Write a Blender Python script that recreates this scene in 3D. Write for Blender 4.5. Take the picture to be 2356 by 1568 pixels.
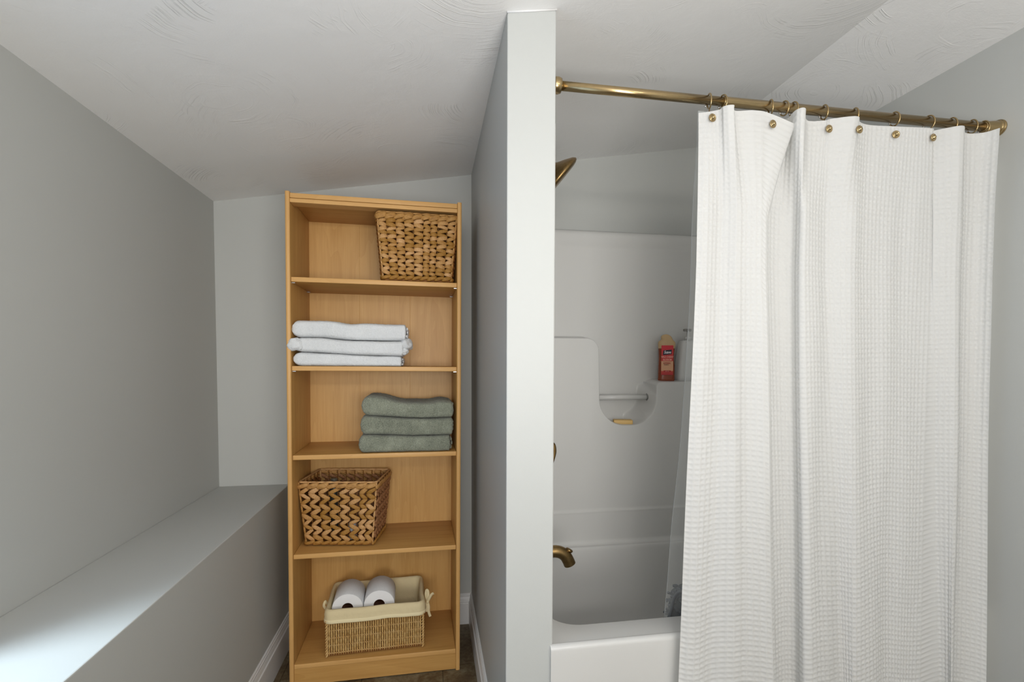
import bpy, bmesh, math, random
import numpy as np
from mathutils import Vector, Matrix, Euler, noise as mnoise

random.seed(7); RNG = np.random.default_rng(7)
for o in list(bpy.data.objects): bpy.data.objects.remove(o)
COL = bpy.context.scene.collection
SC = bpy.context.scene
PI = math.pi
K = 1.12            # model units -> metres, applied to everything at the very end

# ------------------------------------------------------------------ camera, world, lights, exposure
CAMH = 1.11315
FPX, CYPX = 1126.745, 874.489
MR = np.array([[0.9864, -0.1644, 0.0029], [0.0035, 0.0390, 0.9992], [0.1644, 0.9856, -0.0391]])
cam = bpy.data.cameras.new('camera'); camo = bpy.data.objects.new('camera', cam); COL.objects.link(camo)
cam.sensor_width = 36; cam.lens = FPX / 2356 * 36; cam.shift_y = (CYPX - 784) / 2356
cam.clip_start = 0.02
_f = Vector(MR[2]).normalized(); _r = Vector(MR[0]); _r = (_r - _f * _r.dot(_f)).normalized(); _u = _r.cross(_f)
camo.matrix_world = Matrix(((_r.x, _u.x, -_f.x, 0), (_r.y, _u.y, -_f.y, 0), (_r.z, _u.z, -_f.z, CAMH), (0, 0, 0, 1)))
SC.camera = camo

def P(x, y, ax, v):
    """photo pixel -> point where its sight line meets the plane coordinate[ax] = v"""
    r = MR.T @ np.array([(x - 1178) / FPX, -(y - CYPX) / FPX, 1.0])
    o = np.array([0, 0, CAMH]); return o + r * ((v - o[ax]) / r[ax])

w = bpy.data.worlds.new('world'); SC.world = w; w.use_nodes = True
w.node_tree.nodes['Background'].inputs[0].default_value = (0.50, 0.70, 1.0, 1)
w.node_tree.nodes['Background'].inputs[1].default_value = 1.8
SC.view_settings.view_transform = 'Standard'; SC.view_settings.look = 'None'
SC.view_settings.gamma = 1; SC.view_settings.use_curve_mapping = False
SC.view_settings.exposure = -0.05

LIGHTS = []
def area(name, loc, target, sx, sy, power, col, spread=PI):
    l = bpy.data.lights.new(name, 'AREA'); l.shape = 'RECTANGLE'; l.size = sx; l.size_y = sy
    l.energy = power; l.color = col; l.spread = spread
    o = bpy.data.objects.new(name, l); COL.objects.link(o); o.location = loc
    o.rotation_euler = (Vector(target) - Vector(loc)).to_track_quat('-Z', 'Y').to_euler(); LIGHTS.append(o); return o
# daylight outside the window in the left wall (the window is left of the frame)
area('window_daylight', (-1.30, 0.45, 1.95), (-0.62, 0.74, 0.60), 0.45, 0.45, 7, (0.74, 0.89, 1.0), math.radians(70))
# unseen overhead fill, added further back for general brightness
area('overhead_fill_light', (0.45, -1.6, 1.88), (0.45, -1.6, 0), 0.6, 0.6, 14, (1.0, 0.985, 0.955))
# added fills: a broad one at the far end, an uplight to brighten the ceiling
area('far_fill_light', (-0.10, -3.10, 1.20), (0.10, 1.4, 1.25), 1.3, 0.9, 43, (1.0, 0.985, 0.955))
area('ceiling_uplight_fill', (0.30, -0.15, 1.05), (0.36, 0.55, 1.9), 0.5, 0.4, 14, (1.0, 0.98, 0.95))
# the row of vanity bulbs behind the camera
BULBS = [(-0.05, -0.72, 1.60), (0.10, -0.72, 1.60), (0.80, -0.72, 1.60), (0.95, -0.72, 1.60)]
for i, b in enumerate(BULBS):
    l = bpy.data.lights.new('vanity_bulb_light', 'POINT'); l.energy = 5.2; l.shadow_soft_size = 0.05
    l.color = (1.0, 0.982, 0.955)
    o = bpy.data.objects.new('vanity_bulb_light', l); COL.objects.link(o); o.location = b; LIGHTS.append(o)

# ------------------------------------------------------------------ helpers
def tag(o, label=None, cat=None, group=None, kind=None):
    if label: o['label'] = label
    if cat: o['category'] = cat
    if group: o['group'] = group
    if kind: o['kind'] = kind
    return o

def mk(name, verts, faces, mat, parent=None, smooth=False, mw=None, autosmooth=None):
    me = bpy.data.meshes.new(name)
    me.from_pydata([tuple(map(float, v)) for v in verts], [], [tuple(map(int, f)) for f in faces])
    me.validate()
    bm = bmesh.new(); bm.from_mesh(me); bmesh.ops.recalc_face_normals(bm, faces=bm.faces[:]); bm.to_mesh(me); bm.free()
    return link(name, me, mat, parent, smooth, mw)

def link(name, me, mat, parent=None, smooth=False, mw=None):
    o = bpy.data.objects.new(name, me); COL.objects.link(o)
    if mat is not None: me.materials.append(mat)
    if smooth: me.polygons.foreach_set('use_smooth', [True] * len(me.polygons))
    if parent is not None: o.parent = parent
    if mw is not None: o.matrix_local = mw
    return o

def mkbm(name, bm, mat, parent=None, smooth=False, mw=None):
    me = bpy.data.meshes.new(name); bmesh.ops.recalc_face_normals(bm, faces=bm.faces[:]); bm.to_mesh(me); bm.free()
    return link(name, me, mat, parent, smooth, mw)

def empty(name, mw=None, loc=(0, 0, 0)):
    o = bpy.data.objects.new(name, None); COL.objects.link(o); o.empty_display_size = 0.05
    if mw is not None: o.matrix_world = mw
    else: o.location = loc
    return o

def bbox_bm(bm, x0, x1, y0, y1, z0, z1, bev=0.0, seg=2, mw=None):
    r = bmesh.ops.create_cube(bm, size=1.0); vs = r['verts']
    for v in vs:
        v.co = Vector(((x0 + x1) / 2 + v.co.x * (x1 - x0), (y0 + y1) / 2 + v.co.y * (y1 - y0), (z0 + z1) / 2 + v.co.z * (z1 - z0)))
    if bev > 0:
        es = list({e for v in vs for e in v.link_edges})
        r2 = bmesh.ops.bevel(bm, geom=es, offset=bev, segments=seg, profile=0.5, affect='EDGES')
        vs = list({v for f in r2['faces'] for v in f.verts} | {v for v in vs if v.is_valid})
    if mw is not None:
        for v in vs: v.co = mw @ v.co
    return vs

def box(name, x0, x1, y0, y1, z0, z1, mat, parent=None, bev=0.0, seg=2, smooth=False, mw=None):
    bm = bmesh.new(); bbox_bm(bm, x0, x1, y0, y1, z0, z1, bev, seg)
    return mkbm(name, bm, mat, parent, smooth, mw)

def tube_geo(path, rad, n=12, cap=True, flat=1.0, up=(0, 0, 1)):
    """verts/faces of a tube along path; rad number or list; flat squashes along the second axis"""
    path = [Vector(p) for p in path]; m = len(path)
    if not hasattr(rad, '__len__'): rad = [rad] * m
    V, F = [], []; t0 = None; a = None
    for i, p in enumerate(path):
        t = (path[min(i + 1, m - 1)] - path[max(i - 1, 0)]).normalized()
        if a is None:
            u = Vector(up)
            if abs(t.dot(u)) > 0.95: u = Vector((1, 0, 0))
            a = (u - t * u.dot(t)).normalized()
        else: a = (a - t * a.dot(t)).normalized()
        b = t.cross(a)
        for k in range(n):
            an = 2 * PI * k / n
            V.append(p + (a * math.cos(an) * flat + b * math.sin(an)) * rad[i])
    for i in range(m - 1):
        for k in range(n):
            F.append((i * n + k, i * n + (k + 1) % n, (i + 1) * n + (k + 1) % n, (i + 1) * n + k))
    if cap:
        F.append(tuple(range(n))[::-1]); F.append(tuple((m - 1) * n + k for k in range(n)))
    return V, F

def tube(name, path, rad, mat, parent=None, n=12, flat=1.0, cap=True, up=(0, 0, 1), mw=None):
    V, F = tube_geo(path, rad, n, cap, flat, up); return mk(name, V, F, mat, parent, True, mw)

def join_geo(parts):
    V, F = [], []
    for v, f in parts:
        o = len(V); V += list(v); F += [tuple(i + o for i in q) for q in f]
    return V, F

def lathe_geo(prof, n=32, mw=None):
    """prof: list of (r, h) along local Z"""
    V, F = [], []
    for r, h in prof:
        for k in range(n):
            a = 2 * PI * k / n; V.append(Vector((r * math.cos(a), r * math.sin(a), h)))
    m = len(prof)
    for i in range(m - 1):
        for k in range(n): F.append((i * n + k, i * n + (k + 1) % n, (i + 1) * n + (k + 1) % n, (i + 1) * n + k))
    if prof[0][0] > 1e-6: F.append(tuple(range(n))[::-1])
    if prof[-1][0] > 1e-6: F.append(tuple((m - 1) * n + k for k in range(n)))
    if mw is not None: V = [mw @ v for v in V]
    return V, F

def lathe(name, prof, mat, parent=None, n=32, mw=None):
    V, F = lathe_geo(prof, n, mw); o = mk(name, V, F, mat, parent, True); return o

def smooth_angle(o, deg=35):
    me = o.data; me.polygons.foreach_set('use_smooth', [True] * len(me.polygons))
    bm = bmesh.new(); bm.from_mesh(me)
    for e in bm.edges:
        if len(e.link_faces) == 2 and e.calc_face_angle(0) > math.radians(deg): e.smooth = False
    bm.to_mesh(me); bm.free(); return o

def catmull(pts, t):
    """pts (n,d), t float array in 0..n-1"""
    pts = np.asarray(pts, float); n = len(pts)
    i = np.clip(np.floor(t).astype(int), 0, n - 2); f = (t - i)[:, None]
    p0 = pts[np.maximum(i - 1, 0)]; p1 = pts[i]; p2 = pts[i + 1]; p3 = pts[np.minimum(i + 2, n - 1)]
    return 0.5 * ((2 * p1) + (-p0 + p2) * f + (2 * p0 - 5 * p1 + 4 * p2 - p3) * f ** 2 + (-p0 + 3 * p1 - 3 * p2 + p3) * f ** 3)

def grid_mesh(name, X, mat, parent=None, uv=None, smooth=True, closed_u=False):
    """X array (nu,nv,3)"""
    nu, nv = X.shape[:2]
    me = bpy.data.meshes.new(name)
    me.vertices.add(nu * nv); me.vertices.foreach_set('co', X.reshape(-1).astype(np.float32))
    iu = np.arange(nu if closed_u else nu - 1); iv = np.arange(nv - 1)
    A, B = np.meshgrid(iu, iv, indexing='ij'); A2 = (A + 1) % nu
    q = np.stack([A * nv + B, A2 * nv + B, A2 * nv + B + 1, A * nv + B + 1], -1).reshape(-1, 4)
    nf = len(q)
    me.loops.add(nf * 4); me.loops.foreach_set('vertex_index', q.reshape(-1).astype(np.int32))
    me.polygons.add(nf); me.polygons.foreach_set('loop_start', (np.arange(nf) * 4).astype(np.int32))
    me.polygons.foreach_set('loop_total', np.full(nf, 4, np.int32))
    if uv is not None:
        l = me.uv_layers.new(name='UVMap'); u = uv.reshape(-1, 2)[q.reshape(-1)]
        l.data.foreach_set('uv', u.reshape(-1).astype(np.float32))
    me.update(calc_edges=True); me.validate()
    if smooth: me.polygons.foreach_set('use_smooth', np.ones(len(me.polygons), bool))
    o = bpy.data.objects.new(name, me); COL.objects.link(o); me.materials.append(mat)
    if parent is not None: o.parent = parent
    return o

# ------------------------------------------------------------------ materials
def lin(r, g, b):
    f = lambda c: (c / 255 / 12.92) if c / 255 <= 0.04045 else ((c / 255 + 0.055) / 1.055) ** 2.4
    return (f(r), f(g), f(b), 1)

class NT:
    def __init__(s, name):
        s.m = bpy.data.materials.new(name); s.m.use_nodes = True; s.t = s.m.node_tree
        s.b = s.t.nodes['Principled BSDF']; s.out = s.t.nodes['Material Output']
    def n(s, typ, **kw):
        nd = s.t.nodes.new(typ)
        for k, v in kw.items():
            if k.startswith('_'): setattr(nd, k[1:], v)
            else:
                key = int(k[1:]) if k[0] == 'i' and k[1:].isdigit() else k.replace('__', ' ')
                nd.inputs[key].default_value = v
        return nd
    def l(s, a, b): s.t.links.new(a, b)
    def set(s, **kw):
        for k, v in kw.items(): s.b.inputs[k.replace('_', ' ')].default_value = v
    def coord(s, kind='Object', scale=(1, 1, 1), rot=(0, 0, 0)):
        c = s.n('ShaderNodeTexCoord'); m = s.n('ShaderNodeMapping'); m.inputs['Scale'].default_value = scale
        m.inputs['Rotation'].default_value = rot
        s.l(c.outputs[kind], m.inputs[0]); return m.outputs[0]
    def noise(s, vec, scale, detail=4, rough=0.55, dist=0):
        nd = s.n('ShaderNodeTexNoise'); nd.inputs['Scale'].default_value = scale; nd.inputs['Detail'].default_value = detail
        nd.inputs['Roughness'].default_value = rough; nd.inputs['Distortion'].default_value = dist
        if vec is not None: s.l(vec, nd.inputs['Vector'])
        return nd.outputs['Fac']
    def ramp(s, fac, stops):
        r = s.n('ShaderNodeValToRGB'); e = r.color_ramp.elements
        e[0].position, e[0].color = stops[0]; e[1].position, e[1].color = stops[-1]
        for p, c in stops[1:-1]: x = e.new(p); x.color = c
        s.l(fac, r.inputs[0]); return r.outputs[0]
    def math(s, op, a, b=0.0, c=None):
        nd = s.n('ShaderNodeMath', _operation=op)
        for i, v in enumerate((a, b, c)):
            if v is None: continue
            if isinstance(v, (int, float)): nd.inputs[i].default_value = v
            else: s.l(v, nd.inputs[i])
        return nd.outputs[0]
    def bump(s, h, strength=0.3, dist=0.002, prev=None):
        b = s.n('ShaderNodeBump'); b.inputs['Strength'].default_value = strength; b.inputs['Distance'].default_value = dist
        s.l(h, b.inputs['Height'])
        if prev is not None: s.l(prev, b.inputs['Normal'])
        s.l(b.outputs[0], s.b.inputs['Normal']); return b.outputs[0]

def mat_paint(name, col, rough=0.6, orange=0.15):
    t = NT(name); t.set(Base_Color=col, Roughness=rough); t.b.inputs['Specular IOR Level'].default_value = 0.3
    v = t.coord(); h = t.noise(v, 260, 3, 0.6); t.bump(h, orange, 0.0006); return t.m
M_WALL = mat_paint('wall_paint', (0.485, 0.495, 0.480, 1), 0.55)
M_WALLB = mat_paint('partition_paint', (0.475, 0.487, 0.475, 1), 0.5)
M_TRIM = mat_paint('trim_paint', lin(222, 222, 222), 0.35, 0.05)

def mat_ceiling():
    t = NT('swirled_plaster'); t.set(Base_Color=(0.86, 0.855, 0.845, 1), Roughness=0.75)
    c = t.coord('Object', (1, 1, 0)); nrm = None
    height = None
    for i, (sc, fr, seed) in enumerate(((1.9, 120, 0.0), (2.9, 170, 5.3), (1.4, 95, 11.7))):
        off = t.n('ShaderNodeVectorMath', _operation='ADD'); t.l(c, off.inputs[0]); off.inputs[1].default_value = (seed, seed * 0.7, 0)
        vo = t.n('ShaderNodeTexVoronoi'); vo.inputs['Scale'].default_value = sc; vo.inputs['Randomness'].default_value = 1
        t.l(off.outputs[0], vo.inputs['Vector'])
        sep = t.n('ShaderNodeSeparateColor'); t.l(vo.outputs['Color'], sep.inputs[0])
        # distance from a point off to the side of the cell centre -> arcs of trowel ridges
        po = t.n('ShaderNodeVectorMath', _operation='SUBTRACT'); t.l(off.outputs[0], po.inputs[0]); t.l(vo.outputs['Position'], po.inputs[1])
        sh = t.n('ShaderNodeCombineXYZ')
        t.l(t.math('MULTIPLY', t.math('SUBTRACT', sep.outputs[0], 0.5), 0.30), sh.inputs[0])
        t.l(t.math('MULTIPLY', t.math('SUBTRACT', sep.outputs[1], 0.5), 0.30), sh.inputs[1])
        p2 = t.n('ShaderNodeVectorMath', _operation='SUBTRACT'); t.l(po.outputs[0], p2.inputs[0]); t.l(sh.outputs[0], p2.inputs[1])
        wob = t.noise(off.outputs[0], 7, 2, 0.5)
        ln = t.n('ShaderNodeVectorMath', _operation='LENGTH'); t.l(p2.outputs[0], ln.inputs[0])
        rad = t.math('ADD', ln.outputs['Value'], t.math('MULTIPLY', wob, 0.035))
        n1 = t.n('ShaderNodeTexNoise', _noise_dimensions='1D'); n1.inputs['Scale'].default_value = fr; n1.inputs['Detail'].default_value = 2
        t.l(rad, n1.inputs['W'])
        ridge = t.math('POWER', t.math('MAXIMUM', t.math('SUBTRACT', 1.0, t.math('MULTIPLY', t.math('ABSOLUTE', t.math('SUBTRACT', n1.outputs[0], 0.62)), 16)), 0.0), 1.2)
        mask = t.ramp(t.noise(off.outputs[0], 4.2 + i, 3, 0.6, 0.5), [(0.53, (0, 0, 0, 1)), (0.66, (1, 1, 1, 1))])
        edge = t.ramp(vo.outputs['Distance'], [(0.0, (1, 1, 1, 1)), (0.75, (0, 0, 0, 1))])
        h = t.math('MULTIPLY', t.math('MULTIPLY', ridge, mask), edge)
        height = h if height is None else t.math('MAXIMUM', height, h)
    lump = t.noise(c, 9, 5, 0.6)
    fine = t.noise(c, 240, 3, 0.6)
    tot = t.math('ADD', t.math('ADD', height, t.math('MULTIPLY', lump, 0.9)), t.math('MULTIPLY', fine, 0.10))
    t.bump(tot, 0.85, 0.0022); return t.m
M_CEIL = mat_ceiling()

def mat_wood(name, axis, base=(200, 155, 92), dark=(180, 134, 72), knots=True):
    t = NT(name); sc = [22, 22, 22]; sc[axis] = 1.1
    v = t.coord('Object', tuple(sc)); n = t.noise(v, 1.0, 6, 0.6, 0.4)
    v2 = t.coord('Object', tuple([160 if i != axis else 7 for i in range(3)])); n2 = t.noise(v2, 1.0, 3, 0.6)
    sc3 = [5, 5, 5]; sc3[axis] = 0.55; v3 = t.coord('Object', tuple(sc3)); n3 = t.noise(v3, 1.0, 3, 0.5, 1.2)
    rings = t.math('FRACT', t.math('MULTIPLY', n3, 9.0))
    mix = t.math('ADD', t.math('ADD', t.math('MULTIPLY', n, 0.55), t.math('MULTIPLY', n2, 0.3)), t.math('MULTIPLY', rings, 0.10))
    c = t.ramp(mix, [(0.30, lin(*dark)), (0.62, lin(*base)), (0.85, lin(*[min(255, q + 8) for q in base]))])
    t.l(c, t.b.inputs['Base Color']); t.set(Roughness=0.42); t.b.inputs['Specular IOR Level'].default_value = 0.35
    t.bump(n2, 0.06, 0.0005); return t.m
M_WOODZ = mat_wood('maple_laminate_upright', 2)
M_WOODX = mat_wood('maple_laminate_shelf', 0)
M_EDGE = mat_wood('maple_edge_band', 2, (214, 168, 106), (200, 152, 90))
M_EDGEX = mat_wood('maple_edge_band_shelf', 0, (214, 168, 106), (200, 152, 90))
M_BACK = mat_wood('maple_back_panel', 2, (212, 168, 104), (194, 148, 84))

def mat_simple(name, col, rough=0.5, metal=0.0, spec=0.5, bump=None):
    t = NT(name); t.set(Base_Color=col, Roughness=rough, Metallic=metal); t.b.inputs['Specular IOR Level'].default_value = spec
    v = t.coord(); h = t.noise(v, bump[0] if bump else 60, 3, 0.6)
    r = t.math('ADD', t.math('MULTIPLY', h, 0.12), rough - 0.06); t.l(r, t.b.inputs['Roughness'])
    if bump: t.bump(h, bump[1], bump[2])
    return t.m
M_PIN = mat_simple('zinc_pin', lin(190, 190, 190), 0.3, 1.0)
M_ACR = mat_simple('white_fibreglass', (0.60, 0.597, 0.583, 1), 0.22, 0.0, 0.45)
M_BRASS = None
def mat_brass(name, a, b, rough=0.28):
    t = NT(name); v = t.coord('Object', (3, 3, 3)); n = t.noise(v, 30, 4, 0.6)
    c = t.ramp(n, [(0.3, a), (0.7, b)]); t.l(c, t.b.inputs['Base Color']); t.set(Metallic=1.0, Roughness=rough)
    v2 = t.coord('Object', (2, 400, 400)); t.bump(t.noise(v2, 1, 2), 0.04, 0.0003); return t.m
M_BRASS = mat_brass('brushed_brass', lin(176, 153, 112), lin(182, 159, 119), 0.24)
M_BRONZE = mat_brass('antique_bronze', lin(136, 110, 70), lin(156, 130, 88), 0.34)

def mat_terry(name, c0, c1, bumpd=0.0025, trans=0.0):
    t = NT(name); v = t.coord(); n = t.noise(v, 330, 4, 0.75); n2 = t.noise(v, 14, 4, 0.6)
    c = t.ramp(t.math('ADD', t.math('MULTIPLY', n, 0.7), t.math('MULTIPLY', n2, 0.3)), [(0.36, c0), (0.64, c1)])
    t.l(c, t.b.inputs['Base Color']); t.set(Roughness=0.95); t.b.inputs['Specular IOR Level'].default_value = 0.1
    t.b.inputs['Sheen Weight'].default_value = 0.25
    t.bump(n, 0.7, bumpd); return t.m
M_TWHITE = mat_terry('white_terry', lin(206, 208, 210), lin(228, 230, 231), 0.0012)
M_TGREEN = mat_terry('sage_terry', lin(94, 98, 86), lin(164, 168, 150), 0.0025)
M_TPAPER = mat_terry('tissue_paper', lin(212, 214, 217), lin(228, 230, 232), 0.0004)
M_CARD = mat_simple('cardboard_core', lin(92, 62, 48), 0.9, 0, 0.1)
M_PAPEREND = mat_simple('paper_end', lin(240, 240, 242), 0.9, 0, 0.1, (200, 0.3, 0.0006))
M_LINEN = mat_simple('cream_cotton', lin(222, 206, 166), 0.9, 0, 0.1, (35, 0.5, 0.004))
M_HEM = mat_simple('cream_cotton_hem', lin(236, 222, 182), 0.9, 0, 0.1, (60, 0.3, 0.002))

def mat_straw(name, a, b, d, sc=(26, 420, 420)):
    t = NT(name)
    oi = t.n('ShaderNodeObjectInfo')
    v = t.coord('Object', tuple(sc)); n = t.noise(v, 1.0, 4, 0.7)
    g = t.noise(t.coord('Object', (9, 9, 9)), 5, 3, 0.6)
    c = t.ramp(t.math('ADD', t.math('MULTIPLY', n, 0.75), t.math('MULTIPLY', g, 0.25)), [(0.30, d), (0.46, a), (0.68, b)])
    hs = t.n('ShaderNodeHueSaturation'); t.l(c, hs.inputs['Color'])
    t.l(t.math('ADD', t.math('MULTIPLY', oi.outputs['Random'], 0.55), 0.70), hs.inputs['Value'])
    t.l(t.math('ADD', t.math('MULTIPLY', oi.outputs['Random'], -0.2), 1.08), hs.inputs['Saturation'])
    t.l(hs.outputs[0], t.b.inputs['Base Color']); t.set(Roughness=0.6); t.b.inputs['Specular IOR Level'].default_value = 0.3
    t.bump(n, 0.5, 0.0012); return t.m
M_HYA = mat_straw('hyacinth_leaf', lin(174, 126, 66), lin(206, 160, 96), lin(88, 54, 24))
M_HYAS = mat_straw('hyacinth_strand', lin(176, 128, 68), lin(210, 164, 100), lin(84, 50, 22), (0.9, 13, 13))
M_HYAD = mat_straw('hyacinth_cord_shaded_weave', lin(128, 80, 38), lin(170, 120, 64), lin(60, 34, 14))  # dark cord; also carries the painted shade of weave and base
M_WIL = mat_straw('willow_cane', lin(224, 182, 120), lin(248, 220, 166), lin(150, 102, 54))
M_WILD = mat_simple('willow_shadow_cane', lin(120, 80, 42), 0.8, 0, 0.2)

def mat_waffle():
    t = NT('white_waffle_cotton'); t.set(Base_Color=(0.77, 0.77, 0.76, 1), Roughness=0.92); t.b.inputs['Specular IOR Level'].default_value = 0.1
    uv = t.n('ShaderNodeUVMap'); sep = t.n('ShaderNodeSeparateXYZ'); t.l(uv.outputs[0], sep.inputs[0])
    hs = []
    for k in (0, 1):
        f = t.math('FRACT', sep.outputs[k]); d = t.math('ABSOLUTE', t.math('SUBTRACT', f, 0.5))
        hs.append(t.math('POWER', t.math('MULTIPLY', d, 2.0), 5.0))
    ridge = t.math('MAXIMUM', hs[0], hs[1])
    n = t.noise(t.coord('Object', (1, 1, 1)), 700, 2, 0.6)
    h = t.math('ADD', t.math('MULTIPLY', ridge, 0.5), t.math('MULTIPLY', n, 0.5)); t.bump(h, 0.5, 0.0010)
    tr = t.n('ShaderNodeBsdfTranslucent'); tr.inputs[0].default_value = (0.8, 0.8, 0.78, 1)
    mx = t.n('ShaderNodeMixShader'); mx.inputs[0].default_value = 0.36
    t.l(t.b.outputs[0], mx.inputs[1]); t.l(tr.outputs[0], mx.inputs[2]); t.l(mx.outputs[0], t.out.inputs[0]); return t.m
M_WAF = mat_waffle()

def mat_liner():
    t = NT('clear_vinyl'); t.set(Base_Color=(0.82, 0.84, 0.84, 1), Roughness=0.15)
    tp = t.n('ShaderNodeBsdfTransparent'); tp.inputs[0].default_value = (0.95, 0.96, 0.96, 1)
    mx = t.n('ShaderNodeMixShader'); lw = t.n('ShaderNodeLayerWeight'); lw.inputs[0].default_value = 0.35
    fac = t.math('ADD', t.math('MULTIPLY', lw.outputs['Facing'], 0.35), 0.11)
    t.l(fac, mx.inputs[0]); t.l(tp.outputs[0], mx.inputs[1]); t.l(t.b.outputs[0], mx.inputs[2]); t.l(mx.outputs[0], t.out.inputs[0])
    v = t.coord(); t.bump(t.noise(v, 18, 3), 0.2, 0.003); return t.m
M_LINER = mat_liner()
M_LINERHEM = mat_simple('vinyl_hem', lin(170, 172, 172), 0.4, 0, 0.3)

def mat_floor():
    t = NT('slate_vinyl'); v = t.coord(); n = t.noise(v, 7, 8, 0.7, 0.8); n2 = t.noise(v, 60, 4, 0.7)
    c = t.ramp(t.math('ADD', t.math('MULTIPLY', n, 0.7), t.math('MULTIPLY', n2, 0.35)), [(0.34, lin(58, 40, 24)), (0.5, lin(96, 80, 56)), (0.62, lin(122, 112, 90)), (0.74, lin(150, 138, 112))])
    t.l(c, t.b.inputs['Base Color']); t.set(Roughness=0.55); t.bump(n, 0.4, 0.003); return t.m
M_FLOOR = mat_floor()
M_GROUT = mat_simple('dark_grout', lin(84, 72, 54), 0.9)
M_GREYCH = mat_simple('grey_chenille', lin(104, 106, 108), 0.95, 0, 0.1, (500, 0.5, 0.001))
M_GREYCORD = mat_simple('grey_cord', lin(104, 106, 108), 0.7, 0, 0.2)
M_BULB = NT('bulb_glass'); M_BULB.set(Base_Color=(1, 1, 1, 1)); M_BULB.b.inputs['Emission Color'].default_value = (1, 0.96, 0.9, 1); M_BULB.b.inputs['Emission Strength'].default_value = 3; M_BULB = M_BULB.m

# ------------------------------------------------------------------ room shell
XL, XKN, XPL, XPR, XR = -0.812, -0.5535, 0.1697, 0.2800, 1.497
YB, YT, YP, YF0 = 2.050, 2.000, 1.0926, -3.30       # closet back, alcove back, pillar front, wall behind the camera
LEDGE = 0.6228
CS = 0.16512; C0 = 1.8516
XRI = 1.167; ZRI = C0 + CS * XRI; ZR = 1.9675
def cz(x): return C0 + CS * x if x <= XRI else ZRI + (ZR - ZRI) * (x - XRI) / (XR - XRI)
def struct(o): o['kind'] = 'structure'; return o

fl = struct(box('floor', XL - 0.1, XR + 0.1, YF0 - 0.1, YB + 0.1, -0.08, -0.004, M_GROUT))
ts = 0.28
for i in range(-3, 6):
    for j in range(-2, 8):
        x0 = i * ts + 0.04; y0 = j * ts + 0.09
        a0 = max(x0, XKN); a1 = min(x0 + ts, XR); b0 = y0; b1 = min(y0 + ts, YB)
        if a1 - a0 < 0.01 or b1 - b0 < 0.01: continue
        box('floor_tile', a0 + 0.0006, a1 - 0.0006, b0 + 0.0006, b1 - 0.0006, -0.006, 0.0, M_FLOOR, fl, 0.0008, 1)

def prism_xz(name, pts, y0, y1, mat, parent=None):
    n = len(pts); V = [(x, y0, z) for x, z in pts] + [(x, y1, z) for x, z in pts]
    F = [tuple(range(n)), tuple(range(2 * n - 1, n - 1, -1))] + [(i, (i + 1) % n, n + (i + 1) % n, n + i) for i in range(n)]
    return mk(name, V, F, mat, parent)
T = 0.06
struct(prism_xz('ceiling', [(XL - 0.1, cz(XL - 0.1)), (XRI, ZRI), (XR + 0.1, cz(XR + 0.1)), (XR + 0.1, 2.3), (XL - 0.1, 2.3)], YF0 - 0.1, YB + 0.1, M_CEIL))
struct(prism_xz('wall_back', [(XL - 0.1, -0.05), (XPR, -0.05), (XPR, cz(XPR) + 0.02), (XL - 0.1, cz(XL - 0.1) + 0.02)], YB, YB + 0.1, M_WALL))
struct(prism_xz('wall_alcove', [(XPR, -0.05), (XR + 0.1, -0.05), (XR + 0.1, cz(XR) + 0.02), (XRI, ZRI + 0.02), (XPR, cz(XPR) + 0.02)], YT, YB + 0.1, M_WALL))
struct(prism_xz('wall_right', [(XR, -0.05), (XR + 0.1, -0.05), (XR + 0.1, ZR + 0.03), (XR, ZR + 0.03)], YF0, YT, M_WALL))
struct(prism_xz('wall_front', [(XL - 0.1, -0.05), (XR + 0.1, -0.05), (XR + 0.1, 2.2), (XL - 0.1, 2.2)], YF0 - 0.1, YF0, M_WALL))
# left wall with its window opening (y 0.02..0.85, z 0.70..1.45), 0.10 thick
wb = bmesh.new(); WY0, WY1, WZ0, WZ1 = -0.05, 0.858, 0.625, 1.46
zt = cz(XL) + 0.02
for (y0, y1, z0, z1) in ((YF0, YB, -0.05, WZ0), (YF0, YB, WZ1, zt), (YF0, WY0, WZ0, WZ1), (WY1, YB, WZ0, WZ1)):
    bbox_bm(wb, XL - 0.10, XL, y0, y1, z0, z1)
struct(mkbm('wall_left', wb, M_WALL))
wf = bmesh.new()
for (y0, y1, z0, z1) in ((WY0, WY1, WZ1 - 0.03, WZ1), (WY0, WY0 + 0.03, WZ0, WZ1), (WY1 - 0.03, WY1, WZ0, WZ1)):
    bbox_bm(wf, XL - 0.09, XL - 0.06, y0, y1, z0, z1, 0.003, 1)
struct(mkbm('window_1', wf, M_TRIM))
# knee wall: the low box with a ledge along the left wall
kn = struct(box('wall_knee', XL, XKN, YF0, YB, -0.05, LEDGE, M_WALL, None, 0.0025, 2))
# partition between closet and tub: its end is the pillar
pp = struct(prism_xz('wall_partition', [(XPL, -0.05), (XPR, -0.05), (XPR, cz(XPR) + 0.002), (XPL, cz(XPL) + 0.002)], YP, YB, M_WALLB))
bm = bmesh.new(); bm.from_mesh(pp.data)
es = [e for e in bm.edges if abs(e.verts[0].co.y - YP) < 1e-4 and abs(e.verts[1].co.y - YP) < 1e-4 and abs(e.verts[0].co.z - e.verts[1].co.z) > 1]
bmesh.ops.bevel(bm, geom=es, offset=0.0025, segments=3, affect='EDGES', profile=0.5); bm.to_mesh(pp.data); bm.free()
# caulk bead where the pillar meets the ceiling
tube('trim_3', [(XPL - 0.001, YP - 0.001, cz(XPL) - 0.002), (XPR + 0.001, YP - 0.001, cz(XPR) - 0.002)], 0.0022, M_TRIM, None, 8)['kind'] = 'structure'

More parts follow.
